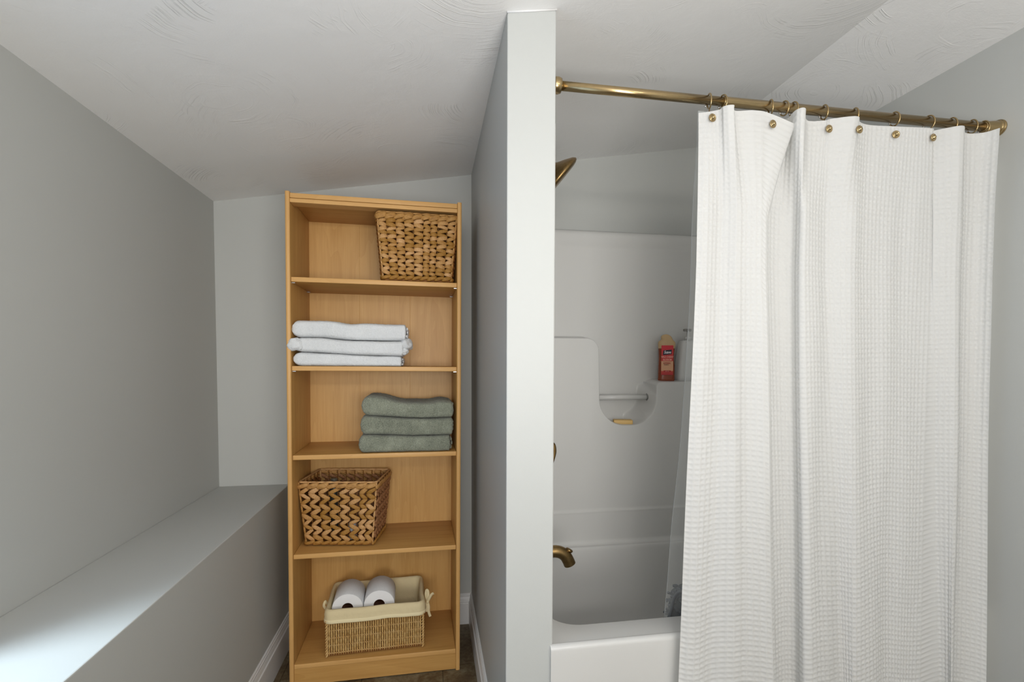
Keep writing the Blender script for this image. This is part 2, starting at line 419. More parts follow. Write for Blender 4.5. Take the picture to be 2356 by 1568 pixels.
# baseboards, profile (depth from wall, z)
BH = 0.129
PROF = [(0, 0), (0.0125, 0), (0.0125, 0.088), (0.0115, 0.091), (0.0135, 0.093), (0.0135, 0.095), (0.0105, 0.098), (0.0085, 0.108), (0.0065, 0.114), (0.0072, 0.116), (0.0072, 0.120), (0.0050, 0.122), (0.0050, 0.1265), (0.003, BH), (0, BH)]
def baseboard(name, fn, a0, a1, miter0=0, miter1=0):
    V, n = [], len(PROF)
    for a, m in ((a0, miter0), (a1, miter1)):
        for d, z in PROF: V.append(fn(a + m * d, d, z))
    F = [(i, (i + 1) % n, n + (i + 1) % n, n + i) for i in range(n)] + [tuple(range(n)), tuple(range(2 * n - 1, n - 1, -1))]
    return struct(mk(name, V, F, M_TRIM))
baseboard('baseboard_left', lambda a, d, z: (XKN + d, a, z), YF0, YB, 0, -1)
baseboard('baseboard_right', lambda a, d, z: (XPL - d, a, z), YP, YB, 0, -1)
baseboard('baseboard_back', lambda a, d, z: (a, YB - d, z), XKN, XPL, 1, -1)

# lamps behind the camera (outside the picture)
vb = empty('vanity_light', loc=(0.45, -0.79, 1.6)); tag(vb, 'brass vanity light bar with four bulbs behind the viewer', 'lamp')
box('backplate', -0.60, 0.60, -0.03, 0.0, -0.04, 0.04, M_BRASS, vb, 0.006)
box('stand_plate', -0.03, 0.03, -0.03, -0.002, -1.6, -0.04, M_BRASS, vb, 0.002)
for b in BULBS:
    o = tube('socket', [(b[0] - 0.45, 0.0, 0), (b[0] - 0.45, 0.018, 0)], 0.02, M_BRASS, vb, 12)

# ------------------------------------------------------------------ bookcase
BT = Matrix.Translation((0.1013, 1.7325, 0)) @ Matrix.Rotation(math.radians(1.2), 4, 'Z') @ Matrix.Rotation(math.radians(0.3), 4, 'Y')
W, D, H, TH = 0.5775, 0.302, 1.6640, 0.0148
SHELF = [1.3870, 1.0921, 0.7920, 0.4540, 0.0773]; ST = 0.0158
bc = empty('bookcase', BT)
tag(bc, 'tall narrow light maple bookcase with five compartments beside the pillar', 'bookcase')
def side(x0):
    # rounded front edge (bullnose) toward -y
    n = 8; r = TH / 2; prof = [(x0 + TH, D), (x0, D)]
    for k in range(n + 1):
        a = PI + PI * k / n; prof.append((x0 + r + r * math.cos(a), 0.0045 + 0.0045 * math.sin(a)))
    m = len(prof); V = [(x, y, 0) for x, y in prof] + [(x, y, H) for x, y in prof]
    F = [tuple(range(m)), tuple(range(2 * m - 1, m - 1, -1))] + [(i, (i + 1) % m, m + (i + 1) % m, m + i) for i in range(m)]
    o = mk('side_panel', V, F, M_WOODZ, bc); smooth_angle(o, 40)
    o.data.materials.append(M_EDGE)
    for p in o.data.polygons:
        if p.center.y < 0.0046 and abs(p.normal.z) < 0.5: p.material_index = 1
    return o
side(-TH); side(-W)
def shelf(name, zt, y0, y1, th=ST, parent=bc):
    o = box(name, -W + TH + 0.0006, -TH - 0.0006, y0, y1, zt - th, zt, M_WOODX, parent, 0.0016, 3)
    o.data.materials.append(M_EDGEX)
    for p in o.data.polygons:
        if p.normal.y < -0.6: p.material_index = 1
    return smooth_angle(o, 50)
shelf('top_panel', 1.6595, 0.003, D - 0.012)
o = box('top_rail', -W + TH, -TH, 0.0035, 0.052, 1.6595 - ST - 0.0145, 1.6595 - ST - 0.001, M_EDGEX, bc, 0.0016, 2)
for i, z in enumerate(SHELF[:4]):
    shelf('shelf', z, 0.009, D - 0.013)
shelf('bottom_panel', SHELF[4], 0.003, D - 0.013)
box('kick_plate', -W + TH, -TH, 0.0055, 0.020, 0.002, SHELF[4] - ST, M_WOODX, bc, 0.001, 1)
# back: three boards with a v joint between
bx = [-W + 0.006, -0.3765, -0.1815, -0.006]
for a, b in zip(bx[:-1], bx[1:]):
    box('back_board', a, b, D - 0.0125, D - 0.0065, 0.03, 1.6590, M_BACK, bc, 0.0005, 1)
for z in (SHELF[0], SHELF[1], SHELF[3]):
    for sx, s in ((-W + TH, 1), (-TH, -1)):
        for yy in (0.024, D - 0.05):
            bm = bmesh.new(); bbox_bm(bm, min(sx, sx + s * 0.011), max(sx, sx + s * 0.011), yy - 0.005, yy + 0.005, z - ST - 0.0035, z - ST - 0.0005, 0.0006, 1)
            mkbm('shelf_pin', bm, M_PIN, bc)

def onshelf(x, y, z, rz=0.0, flat=False):
    m = BT @ Matrix.Translation((x, y, z))
    return m @ Matrix.Rotation(math.radians(rz), 4, 'Z')
def w2l(p):   # world point -> bookcase frame
    return BT.inverted() @ Vector(p)

# ------------------------------------------------------------------ towels
def towel_mesh(L, Dp, top, bot, bulge=0.55, seed=0, nx=150, ns=190, fuzz=0.00045, lend=0.03, rend=0.007, pinch=None, frontw=0.006):
    """folded towel: x 0..L, y 0..Dp, top(x)/bot(x) heights at its front"""
    rs = np.random.default_rng(seed)
    u = np.linspace(0, 1, nx); X = np.zeros((nx, ns, 3))
    th = np.linspace(0, 2 * PI, 1201); e = 0.34
    cy = np.sign(np.cos(th)) * np.abs(np.cos(th)) ** 0.24; sz = np.sign(np.sin(th)) * np.abs(np.sin(th)) ** e
    al = np.concatenate([[0], np.cumsum(np.hypot(np.diff(cy) * Dp / 2, np.diff(sz) * 0.022))])
    th = np.interp(np.linspace(0, al[-1], ns + 1)[:-1], al, th)
    cy = np.sign(np.cos(th)) * np.abs(np.cos(th)) ** 0.24
    sz = np.sign(np.sin(th)) * np.abs(np.sin(th)) ** e
    for i, a in enumerate(u):
        x = a * L
        sl = min(1.0, x / lend); sr = min(1.0, (L - x) / rend)
        k = (1 - (1 - sl) ** 2.6) ** 0.5 * (1 - (1 - sr) ** 3) ** 0.5 if 0 < a < 1 else 0.0
        k = max(k, 0.02)
        zt, zb = top(x), bot(x); zc = (zt + zb) / 2; hz = (zt - zb) / 2
        wav = frontw * mnoise.noise((x * 9 + seed * 3.1, seed, 0)) + 0.5 * frontw * mnoise.noise((x * 25, seed * 2.0, 4))
        yc = Dp / 2; hy = Dp / 2
        y = yc + cy * (hy * (0.9 + 0.1 * k)) + np.where(cy < 0, wav, 0)
        z = zc + sz * hz * k
        X[i, :, 0] = x; X[i, :, 1] = y; X[i, :, 2] = z
    # low frequency puffiness and pile
    for i in range(nx):
        for j in range(0, ns):
            p = X[i, j]; n = mnoise.noise((p[0] * 14 + seed, p[1] * 14, p[2] * 30)); X[i, j, 2] += 0.0018 * n * (0.3 if sz[j] < -0.6 else 1)
    X += rs.normal(0, fuzz, X.shape)
    X[..., 2] = np.maximum(X[..., 2], min(bot(0), bot(L)) - 0.0)
    return X
def add_towel(name, x0, X, mat, label, group, yf, z0):
    nx, ns = X.shape[:2]
    ring = X
    o = grid_mesh(name, np.transpose(ring, (1, 0, 2)), mat, None, None, True, True)
    # close ends
    bm = bmesh.new(); bm.from_mesh(o.data); bmesh.ops.holes_fill(bm, edges=[e for e in bm.edges if e.is_boundary]); bm.to_mesh(o.data); bm.free()
    o.data.polygons.foreach_set('use_smooth', [True] * len(o.data.polygons))
    o.matrix_world = onshelf(x0, yf, z0); tag(o, label, 'towel', group); return o

def blob(name, parent, mat, c, r, seed, n=22, fuzz=0.0005):
    V, F = [], []
    for i in range(n + 1):
        a = PI * i / n
        for k in range(2 * n):
            b = PI * k / n; d = Vector((math.sin(a) * math.cos(b), math.sin(a) * math.sin(b), math.cos(a)))
            s = 1 + 0.22 * mnoise.noise(d * 1.6 + Vector((seed, 0, 0)))
            V.append(Vector((c[0] + d.x * r[0] * s, c[1] + d.y * r[1] * s, c[2] + d.z * r[2] * s)) + Vector(RNG.normal(0, fuzz, 3)))
    for i in range(n):
        for k in range(2 * n): F.append((i * 2 * n + k, i * 2 * n + (k + 1) % (2 * n), (i + 1) * 2 * n + (k + 1) % (2 * n), (i + 1) * 2 * n + k))
    return mk(name, V, F, mat, parent, True)

def layered_end(name, parent, mat, x, y0, y1, z0, z1, n, seed, out=0.008):
    """the end of a folded towel: thin rounded layers"""
    g = []; rs = random.Random(seed); h = (z1 - z0) / n
    for k in range(n):
        zc = z0 + h * (k + 0.5); o = out * rs.uniform(0.4, 1.0)
        path = [(x + o * 0.6 * math.sin(q * 0.9 + k), y0 + (y1 - y0) * q / 8, zc + 0.001 * math.sin(q + k * 2)) for q in range(9)]
        g.append(tube_geo(path, [h * 0.30] + [h * 0.52] * 7 + [h * 0.3], 12, True, 0.40, (1, 0, 0)))
    V, F = join_geo(g); return mk(name, V, F, mat, parent, True)

sz2 = SHELF[1]; GW = 'folded white towels on the second shelf'
lx = lambda px, y, Y: w2l(P(px, y, 1, Y))
# white: bottom, middle, top
def mkwhite():
    xs = [lx(674, 838, 1.735).x, lx(668, 790, 1.735).x, lx(671, 750, 1.735).x]
    xe = [lx(924, 838, 1.735).x, lx(928, 800, 1.735).x, lx(934, 760, 1.735).x]
    def seg(h, a, s): return lambda x: h + a * math.sin(x * 14 + s) + a * 0.6 * math.sin(x * 31 + s * 2)
    b0 = lambda x: 0.0
    t0 = lambda x: 0.0475 - 0.014 * (x / 0.37) + 0.0010 * math.sin(x * 22)
    t1 = lambda x: 0.0945 - 0.0065 * max(0, min(1, (x - 0.10) / 0.1)) + 0.0012 * math.sin(x * 20)
    t2 = lambda x: 0.1525 - 0.006 * max(0, min(1, x / 0.3)) + 0.0025 * math.exp(-((x - 0.09) / 0.06) ** 2) - 0.0035 * math.exp(-((x - 0.185) / 0.03) ** 2)
    g = 0.0004
    o = add_towel('folded_towel', xs[0], towel_mesh(xe[0] - xs[0], 0.235, t0, b0, seed=1, lend=0.035), M_TWHITE, 'white folded terry towel at the bottom of the white stack', GW, 0.006, sz2)
    layered_end('folded_end', o, M_TWHITE, xe[0] - xs[0] + 0.001, 0.012, 0.2, 0.003, 0.030, 3, 3)
    o = add_towel('folded_towel', xs[1], towel_mesh(xe[1] - xs[1], 0.235, t1, lambda x: t0(x) + g, seed=2, lend=0.05), M_TWHITE, 'white folded terry towel in the middle with a pointed corner at its left', GW, 0.002, sz2)
    blob('folded_corner', o, M_TWHITE, (0.016, 0.004, 0.072), (0.027, 0.014, 0.021), 3)
    blob('folded_end', o, M_TWHITE, (xe[1] - xs[1] + 0.008, 0.05, 0.078), (0.024, 0.05, 0.024), 9)
    blob('folded_end', o, M_TWHITE, (xe[1] - xs[1] - 0.001, 0.022, 0.053), (0.020, 0.02, 0.013), 14)
    o = add_towel('folded_towel', xs[2], towel_mesh(xe[2] - xs[2], 0.235, t2, lambda x: t1(x) + g, seed=3, lend=0.03), M_TWHITE, 'white folded terry towel on top of the white stack', GW, 0.004, sz2)
    layered_end('folded_end', o, M_TWHITE, xe[2] - xs[2] + 0.001, 0.012, 0.2, 0.098, 0.138, 3, 5)
mkwhite()
GG = 'folded sage green towels on the third shelf'
def mkgreen():
    z0 = SHELF[2]
    xs = [lx(825, 1030, 1.745).x, lx(829, 980, 1.745).x, lx(832, 930, 1.745).x]
    xe = [lx(1036, 1030, 1.745).x, lx(1042, 980, 1.745).x, lx(1044, 940, 1.745).x]
    t0 = lambda x: 0.0620 - 0.006 * x / 0.3 + 0.0012 * math.sin(x * 25)
    t1 = lambda x: 0.1290 - 0.010 * min(1, x / 0.2) + 0.0012 * math.sin(x * 19 + 1)
    t2 = lambda x: 0.1960 + 0.002 * math.sin(x * 40) - 0.025 * (1 / (1 + math.exp(-(x - 0.11) * 40))) + 0.012 * math.exp(-((x - 0.275) / 0.035) ** 2)
    g = 0.0004
    o = add_towel('folded_towel', xs[0], towel_mesh(xe[0] - xs[0], 0.22, t0, lambda x: 0.0, seed=11, fuzz=0.0007, lend=0.022), M_TGREEN, 'sage green folded terry towel at the bottom of the green stack', GG, 0.012, z0)
    layered_end('folded_end', o, M_TGREEN, xe[0] - xs[0] + 0.002, 0.012, 0.18, 0.004, 0.050, 3, 8)
    o = add_towel('folded_towel', xs[1], towel_mesh(xe[1] - xs[1], 0.22, t1, lambda x: t0(x) + g, seed=12, fuzz=0.0007, lend=0.022), M_TGREEN, 'sage green folded terry towel in the middle of the green stack', GG, 0.012, z0)
    layered_end('folded_end', o, M_TGREEN, xe[1] - xs[1] - 0.001, 0.012, 0.18, 0.070, 0.112, 3, 9, 0.006)
    o = add_towel('folded_towel', xs[2], towel_mesh(xe[2] - xs[2], 0.22, t2, lambda x: t1(x) + g, seed=13, fuzz=0.0007, lend=0.028, rend=0.012), M_TGREEN, 'sage green folded terry towel with a wavy top lying uppermost on the green stack', GG, 0.012, z0)
    layered_end('folded_end', o, M_TGREEN, xe[2] - xs[2] - 0.004, 0.012, 0.16, 0.150, 0.172, 2, 10, 0.006)
mkgreen()

# ------------------------------------------------------------------ hyacinth baskets
BW0, BW1, BD0, BD1, BHH = 0.231, 0.271, 0.176, 0.210, 0.230
def bpt(face, s, t, out=0.0):
    """face 0 front,1 right,2 back,3 left; s 0..1 along, t 0..1 up; basket centre-bottom origin"""
    w = (BW0 + (BW1 - BW0) * t) / 2; d = (BD0 + (BD1 - BD0) * t) / 2; z = t * BHH
    q = s * 2 - 1
    return [Vector((w * q, -d - out, z)), Vector((w + out, d * q, z)), Vector((-w * q, d + out, z)), Vector((-w - out, -d * q, z))][face]
def strand_geo(p, q, h, th, nrm, n=7, m=8, twist=0.0):
    """flattened lens shaped leaf strip from p to q, height h, thickness th"""
    ax = (q - p); L = ax.length; ax.normalize(); up = nrm.cross(ax).normalized(); V, F = [], []
    for i in range(n):
        t = i / (n - 1); k = math.sin(PI * min(1, max(0, 0.10 + 0.80 * t))) ** 0.18
        c = p + ax * L * t + nrm * (th * 0.9 * math.sin(PI * t))
        for j in range(m):
            a = 2 * PI * j / m
            V.append(c + up * math.cos(a) * h * 0.5 * k + nrm * math.sin(a) * th * 0.5 * k)
    for i in range(n - 1):
        for j in range(m): F.append((i * m + j, i * m + (j + 1) % m, (i + 1) * m + (j + 1) % m, (i + 1) * m + j))
    F.append(tuple(range(m))[::-1]); F.append(tuple((n - 1) * m + j for j in range(m))); return V, F
NRM = [Vector((0, -1, 0)), Vector((1, 0, 0)), Vector((0, 1, 0)), Vector((-1, 0, 0))]
SBASE = {}
def strand_objects(root, face, cols, rows, rs, tilt, hk):
    """front face strands as separate parts, sharing a few meshes"""
    if 'm' not in SBASE:
        SBASE['m'] = []
        for v in range(5):
            r2 = random.Random(v)
            V, F = strand_geo(Vector((-0.5, 0, 0)), Vector((0.5, 0, 0)), 1.0, 0.42, Vector((0, -1, 0)))
            V = [Vector((p.x, p.y, p.z + 0.16 * (0.25 - p.x * p.x) * r2.uniform(-1, 1) + 0.02 * math.sin(p.x * 5 + v))) for p in V]
            o = mk('strand', V, F, M_HYAS, root, True); me = o.data; bpy.data.objects.remove(o); SBASE['m'].append(me)
    ed = np.cumsum([0] + [rs.uniform(0.78, 1.25) for _ in range(cols)]); ed = ed / ed[-1]
    for c in range(cols):
        for r in range(rows):
            t0 = 0.085; t1 = 0.90; tc = t0 + (t1 - t0) * (r + 0.5) / rows; dt = (t1 - t0) / rows
            s = 1 if (r % 2 == 0) else -1
            tl = tilt * rs.uniform(0.8, 1.2)
            a = bpt(face, ed[c] + 0.001, tc + s * tl * dt * 0.5 + rs.uniform(-.12, .12) * dt, 0.001)
            b = bpt(face, ed[c + 1] - 0.001, tc - s * tl * dt * 0.5 + rs.uniform(-.12, .12) * dt, 0.001)
            o = bpy.data.objects.new('strand', SBASE['m'][rs.randrange(5)]); COL.objects.link(o); o.parent = root
            ax = (b - a); L = ax.length; ax.normalize(); n = NRM[face]; z = ax.cross(-n) if False else (-n).cross(ax) * -1
            y = (-n); zz = ax.cross(y).normalized(); y = zz.cross(ax)
            h = dt * BHH * hk * rs.uniform(0.86, 1.2); m = Matrix((ax * L * 1.03, y * h * 1.0, zz * h)).transposed().to_4x4()
            m.translation = (a + b) / 2; o.matrix_local = m
def hyacinth(label, rows, cols, tilt, hk, mw, group, seed):
    rs = random.Random(seed); root = empty('hyacinth_basket', mw); tag(root, label, 'basket', group)
    strand_objects(root, 0, cols, rows, rs, tilt, hk)
    for nm, face, cc in (('side_weave', 1, 6), ('back_weave', 2, cols), ('side_weave', 3, 6)):
        g = []
        for c in range(cc):
            for r in range(rows):
                t0 = 0.085; t1 = 0.90; tc = t0 + (t1 - t0) * (r + 0.5) / rows; dt = (t1 - t0) / rows; s = 1 if r % 2 == 0 else -1
                a = bpt(face, (c + 0.02) / cc, tc + s * tilt * dt * 0.5); b = bpt(face, (c + 0.98) / cc, tc - s * tilt * dt * 0.5)
                h = dt * BHH * hk * rs.uniform(0.9, 1.1); g.append(strand_geo(a, b, h, h * 0.5, NRM[face]))
        V, F = join_geo(g); o = mk(nm, V, F, M_HYAD, root, True); o['kind'] = 'stuff'  # darker straw paints the shade inside the basket into these faces
    # wrapped braid rows at the top and the foot of every face
    for nm, tt, hh in (('top_braid', 0.935, 0.019), ('foot_braid', 0.045, 0.014)):
        g = []
        for face, cc in ((0, cols), (1, 6), (2, cols), (3, 6)):
            for c in range(cc):
                a = bpt(face, (c - 0.25) / cc, tt - 0.022, 0.002); b = bpt(face, min(1, (c + 1.1) / cc), tt + 0.030 * (1 if nm == 'top_braid' else 0.7), 0.002)
                g.append(strand_geo(a, b, hh * rs.uniform(0.85, 1.1), 0.007, NRM[face]))
        V, F = join_geo(g); mk(nm, V, F, M_HYA, root, True)
    # wire corner posts wrapped with cord, rims
    def loop(t, r, nm):
        cs = [bpt(0, 0, t), bpt(0, 1, t), bpt(2, 0, t), bpt(2, 1, t)]; pts = []
        for i in range(4):
            a, b = cs[i], cs[(i + 1) % 4]; L = (b - a).length; k = 0.014 / L
            for s in np.linspace(k, 1 - k, 26): pts.append(a.lerp(b, s))
            pv, nx2 = b.lerp(a, k), b.lerp(cs[(i + 2) % 4], 0.014 / (cs[(i + 2) % 4] - b).length)
            for s in (0.25, 0.5, 0.75): pts.append((pv * (1 - s) ** 2 + b * 2 * s * (1 - s) + nx2 * s * s))
        pts.append(pts[0])
        rr = [r * (1 + 0.22 * math.sin(i * 2.1) + 0.12 * rs.uniform(-1, 1)) for i in range(len(pts))]; rr[-1] = rr[0]
        V, F = tube_geo(pts, rr, 8, False); mk(nm, V, F, M_HYAD if nm == 'foot_rim' else M_HYA, root, True)
    loop(0.992, 0.0036, 'rim'); loop(0.012, 0.0034, 'foot_rim')
    for q in ((0, 0), (0, 1), (2, 0), (2, 1)):
        pts = [bpt(q[0], q[1], t) for t in np.linspace(0.01, 0.985, 24)]
        V, F = tube_geo(pts, [0.0034 * (1 + 0.25 * math.sin(i * 2.4)) for i in range(24)], 8); mk('corner_post', V, F, M_HYA, root, True)
    # thin upright stakes between the strands of each face
    g = []
    for face, cc in ((0, cols), (1, 6), (2, cols), (3, 6)):
        for c in range(1, cc): g.append(tube_geo([bpt(face, c / cc, t, -0.001) for t in (0.02, 0.5, 0.98)], 0.0012, 6))
    V, F = join_geo(g); o = mk('stakes', V, F, M_HYAD, root, True); o['kind'] = 'stuff'
    bm = bmesh.new(); bbox_bm(bm, -BW0 / 2 + .004, BW0 / 2 - .004, -BD0 / 2 + .004, BD0 / 2 - .004, 0.001, 0.006); mkbm('base', bm, M_HYAD, root)
    return root
GB = 'water hyacinth baskets in the bookcase'
p = w2l(((-0.187 + 0.0915) / 2 - 0.003, 1.75, 0)); hyacinth('tightly woven hyacinth basket on the top shelf of the bookcase, at its right', 14, 9, 0.62, 1.08, onshelf(p.x, 0.013 + BD1 / 2, SHELF[0] + 0.004), GB, 3)
c2 = w2l((-0.3115, 1.890, 0)); c2.y = 0.1585; hyacinth('open zigzag woven hyacinth basket with dark triangular gaps on the fourth shelf', 10, 8, 1.05, 0.80, onshelf(c2.x, c2.y, SHELF[3] + 0.003, -9.0), GB, 5)
# a small jar inside the lower hyacinth basket
bk = onshelf(c2.x, c2.y, SHELF[3] + 0.003, -9.0)
jr = empty('glass_jar', bk @ Matrix.Translation((-0.062, 0.045, 0.008))); tag(jr, 'small grey lidded bottle standing inside the lower hyacinth basket', 'bottle')
M_JAR = mat_simple('smoked_glass', lin(70, 72, 66), 0.15, 0, 0.5); M_CAP = mat_simple('grey_cap', lin(110, 108, 96), 0.4)
lathe('body', [(0, 0), (0.017, 0), (0.019, 0.004), (0.019, 0.150), (0.012, 0.166), (0.010, 0.172), (0.0, 0.173)], M_JAR, jr, 20)
lathe('cap', [(0, 0.172), (0.0125, 0.172), (0.0125, 0.196), (0.011, 0.199), (0, 0.199)], M_CAP, jr, 20)
tb = bk @ Matrix.Translation((0.035, -0.045, 0.008)) @ Matrix.Rotation(0.3, 4, 'Z')
M_TUBEW = mat_simple('white_tube', lin(205, 208, 212), 0.35); M_TUBER = mat_simple('red_print', lin(190, 60, 50), 0.4)
tt = empty('toiletry_tube', tb); tag(tt, 'white tube with a red band glimpsed inside the lower hyacinth basket', 'tube')
lathe('body', [(0, 0), (0.014, 0), (0.016, 0.004), (0.016, 0.055), (0.011, 0.063), (0, 0.064)], M_TUBEW, tt, 20)
lathe('band', [(0.0163, 0.018), (0.0163, 0.030)], M_TUBER, tt, 20)

# ------------------------------------------------------------------ lined willow basket and toilet rolls
def rr_loop(w, d, r, n=10, sub=14):
    """rounded rectangle centred on origin, ccw from front left"""
    pts = []
    cs = [(w / 2 - r, -d / 2 + r, -PI / 2), (w / 2 - r, d / 2 - r, 0), (-w / 2 + r, d / 2 - r, PI / 2), (-w / 2 + r, -d / 2 + r, PI)]
    prev = None
    for i, (x, y, a0) in enumerate(cs):
        arc = [(x + r * math.cos(a0 + PI / 2 * k / n), y + r * math.sin(a0 + PI / 2 * k / n)) for k in range(n + 1)]
        if prev is not None:
            for k in range(1, sub): pts.append((prev[0] + (arc[0][0] - prev[0]) * k / sub, prev[1] + (arc[0][1] - prev[1]) * k / sub))
        pts += arc; prev = arc[-1]
    x0, y0 = pts[0]
    for k in range(1, sub): pts.append((prev[0] + (x0 - prev[0]) * k / sub, prev[1] + (y0 - prev[1]) * k / sub))
    return pts
WW, WD, WH = 0.327, 0.215, 0.160
cb = w2l((-0.2005, 1.8655, 0))
wm = onshelf(cb.x, cb.y, SHELF[4] + 0.001, 1.5)
wk = empty('willow_basket', wm); tag(wk, 'lined willow basket holding two paper rolls on the bottom shelf', 'basket')
def willow():
    rs = random.Random(4); g = []; gd = []
    rows = 6; lp = rr_loop(WW, WD, 0.018, 6, 2)
    P4 = [(-WW / 2 + .004, -WD / 2), (WW / 2 - .004, -WD / 2), (WW / 2, -WD / 2 + .004), (WW / 2, WD / 2 - .004), (WW / 2 - .004, WD / 2), (-WW / 2 + .004, WD / 2), (-WW / 2, WD / 2 - .004), (-WW / 2, -WD / 2 + .004)]
    for fi, (a, b, nrm) in enumerate(((P4[0], P4[1], Vector((0, -1, 0))), (P4[2], P4[3], Vector((1, 0, 0))), (P4[4], P4[5], Vector((0, 1, 0))), (P4[6], P4[7], Vector((-1, 0, 0))))):
        L = math.hypot(b[0] - a[0], b[1] - a[1]); n = int(L / 0.0076); rh = WH / rows
        for c in range(n):
            for r in range(rows):
                off = (0.5 if c % 2 else 0.0)
                z0 = (r + off - 0.55) * rh; z1 = z0 + rh * 2.0
                z0 = max(0.002, z0); z1 = min(WH - 0.002, z1)
                if z1 - z0 < 0.012: continue
                s = (c + 0.5) / n; x = a[0] + (b[0] - a[0]) * s; y = a[1] + (b[1] - a[1]) * s
                lean = rs.uniform(-0.0016, 0.0016) + 0.0016
                p0 = Vector((x, y, z0)) - nrm * 0.0015; p1 = Vector((x, y, z1)) - nrm * 0.0015; ad = (Vector((b[0] - a[0], b[1] - a[1], 0)) / L) * lean
                mid = (p0 + p1) / 2 + nrm * 0.0035
                m1 = p0.lerp(p1, 0.25) + nrm * 0.0025; m2 = p0.lerp(p1, 0.75) + nrm * 0.0025
                q = rs.uniform(0.85, 1.15)
                g.append(tube_geo([p0 - ad, m1, mid, m2, p1 + ad], [0.0007 * q, 0.0024 * q, 0.0038 * q, 0.0026 * q, 0.0007], 6))
    V, F = join_geo(g); o = mk('cane_weave', V, F, M_WIL, wk, True); o['kind'] = 'stuff'
    g = []
    for k in range(1, rows + 2):
        z = (k - 0.5) * WH / rows
        pts = [(x, y, z + 0.0006 * math.sin(i)) for i, (x, y) in enumerate(rr_loop(WW - 0.001, WD - 0.001, 0.006, 3, 12))]; pts.append(pts[0]); g.append(tube_geo(pts, 0.0016, 6, False))
    V, F = join_geo([q for q in g if max(v.z for v in q[0]) < WH]); o = mk('hoop_canes', V, F, M_WIL, wk, True); o['kind'] = 'stuff'
    # braided corner and base border
    for sx in (-1, 1):
        for sy in (-1, 1):
            g = []
            for ph in (0, PI):
                pts = [(sx * (WW / 2 + 0.001) + 0.003 * math.cos(z * 300 + ph), sy * (WD / 2 + 0.001) + 0.003 * math.sin(z * 300 + ph), z) for z in np.linspace(0.002, WH - 0.030, 60)]
                g.append(tube_geo(pts, 0.0026, 6))
            V, F = join_geo(g); mk('corner_braid', V, F, M_WIL, wk, True)
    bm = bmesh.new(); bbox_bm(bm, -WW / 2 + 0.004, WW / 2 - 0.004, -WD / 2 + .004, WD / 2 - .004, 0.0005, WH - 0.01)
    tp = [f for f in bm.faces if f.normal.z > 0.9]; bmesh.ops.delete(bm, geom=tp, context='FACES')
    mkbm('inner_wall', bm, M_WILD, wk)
willow()
def liner_cloth():
    # section (offset outward from the basket wall, z, noise weight)
    sec = [(-0.030, 0.012, 0), (-0.016, 0.03, 0.6), (-0.012, 0.07, 1), (-0.010, 0.11, 1), (-0.008, 0.145, 1), (-0.006, WH + 0.002, .6), (-0.001, WH + 0.0085, .4), (0.004, WH + 0.0075, .4), (0.0085, WH + 0.000, .6), (0.0105, WH - 0.012, 1), (0.0100, WH - 0.020, 1), (0.0110, WH - 0.026, .7)]
    def build(sec, name, mat):
        n = None; X = []
        for off, z, wgt in sec:
            lp = rr_loop(WW + 2 * off, WD + 2 * off, 0.018 + max(0, off), 8, 26); row = []
            for i, (x, y) in enumerate(lp):
                a = math.atan2(y, x); nz = 0.0035 * wgt * mnoise.noise((x * 22, y * 22, z * 25)) ; L = math.hypot(x, y)
                row.append((x + nz * x / L, y + nz * y / L, z + 0.0035 * mnoise.noise((x * 9, y * 9, 3.0)) * (1 if z > 0.1 else 0)))
            X.append(row)
        X = np.transpose(np.array(X), (1, 0, 2)); return grid_mesh(name, X, mat, wk, None, True, True)
    o = build(sec, 'cloth_liner', M_LINEN)
    build([(0.0112, WH - 0.0255, .7), (0.0122, WH - 0.027, .7), (0.0125, WH - 0.036, .7), (0.0115, WH - 0.0385, .7), (0.0095, WH - 0.038, .7), (0.0085, WH - 0.028, .7)], 'liner_hem', M_HEM)
    bm = bmesh.new(); bbox_bm(bm, -WW / 2 + 0.02, WW / 2 - 0.02, -WD / 2 + .02, WD / 2 - .02, 0.008, 0.013); mkbm('liner_floor', bm, M_LINEN, wk)
    # ribbon bow on the right end and a small tie on the left
    x = WW / 2 + 0.014; y = -0.055
    knot = Vector((x + 0.006, y, WH - 0.022))
    for nm, pts in (('tie_ribbon', [knot, knot + Vector((0.003, -.002, .016)), knot + Vector((0.002, .002, .036)), knot + Vector((-.003, .004, .042)), knot + Vector((-.006, .003, .026)), knot]),
                    ('tie_ribbon', [knot, knot + Vector((.006, -.006, .014)), knot + Vector((.014, -.010, .030)), knot + Vector((.022, -.012, .036))]),
                    ('tie_ribbon', [knot, knot + Vector((.004, -.002, -.018)), knot + Vector((.004, -.004, -.036)), knot + Vector((.010, -.006, -.054))]),
                    ('tie_ribbon', [knot, knot + Vector((-.003, -.002, -.016)), knot + Vector((-.001, -.003, -.036))])):
        c = catmull(np.array([tuple(q) for q in pts]), np.linspace(0, len(pts) - 1, 24)); tube(nm, c, [0.0052] * 24, M_LINEN, wk, 8, 0.22, True, (0, 1, 0))
    blob('tie_knot', wk, M_LINEN, tuple(knot), (0.006, 0.006, 0.006), 1, 8, 0)
    c = catmull(np.array([(-WW / 2 - 0.012, -0.03, WH - 0.03), (-WW / 2 - 0.021, -0.034, WH - 0.012), (-WW / 2 - 0.016, -0.03, WH + 0.002), (-WW / 2 - 0.010, -0.02, WH - 0.016)]), np.linspace(0, 3, 16))
    tube('tie_ribbon', c, 0.005, M_LINEN, wk, 8, 0.3, True, (0, 1, 0))
liner_cloth()
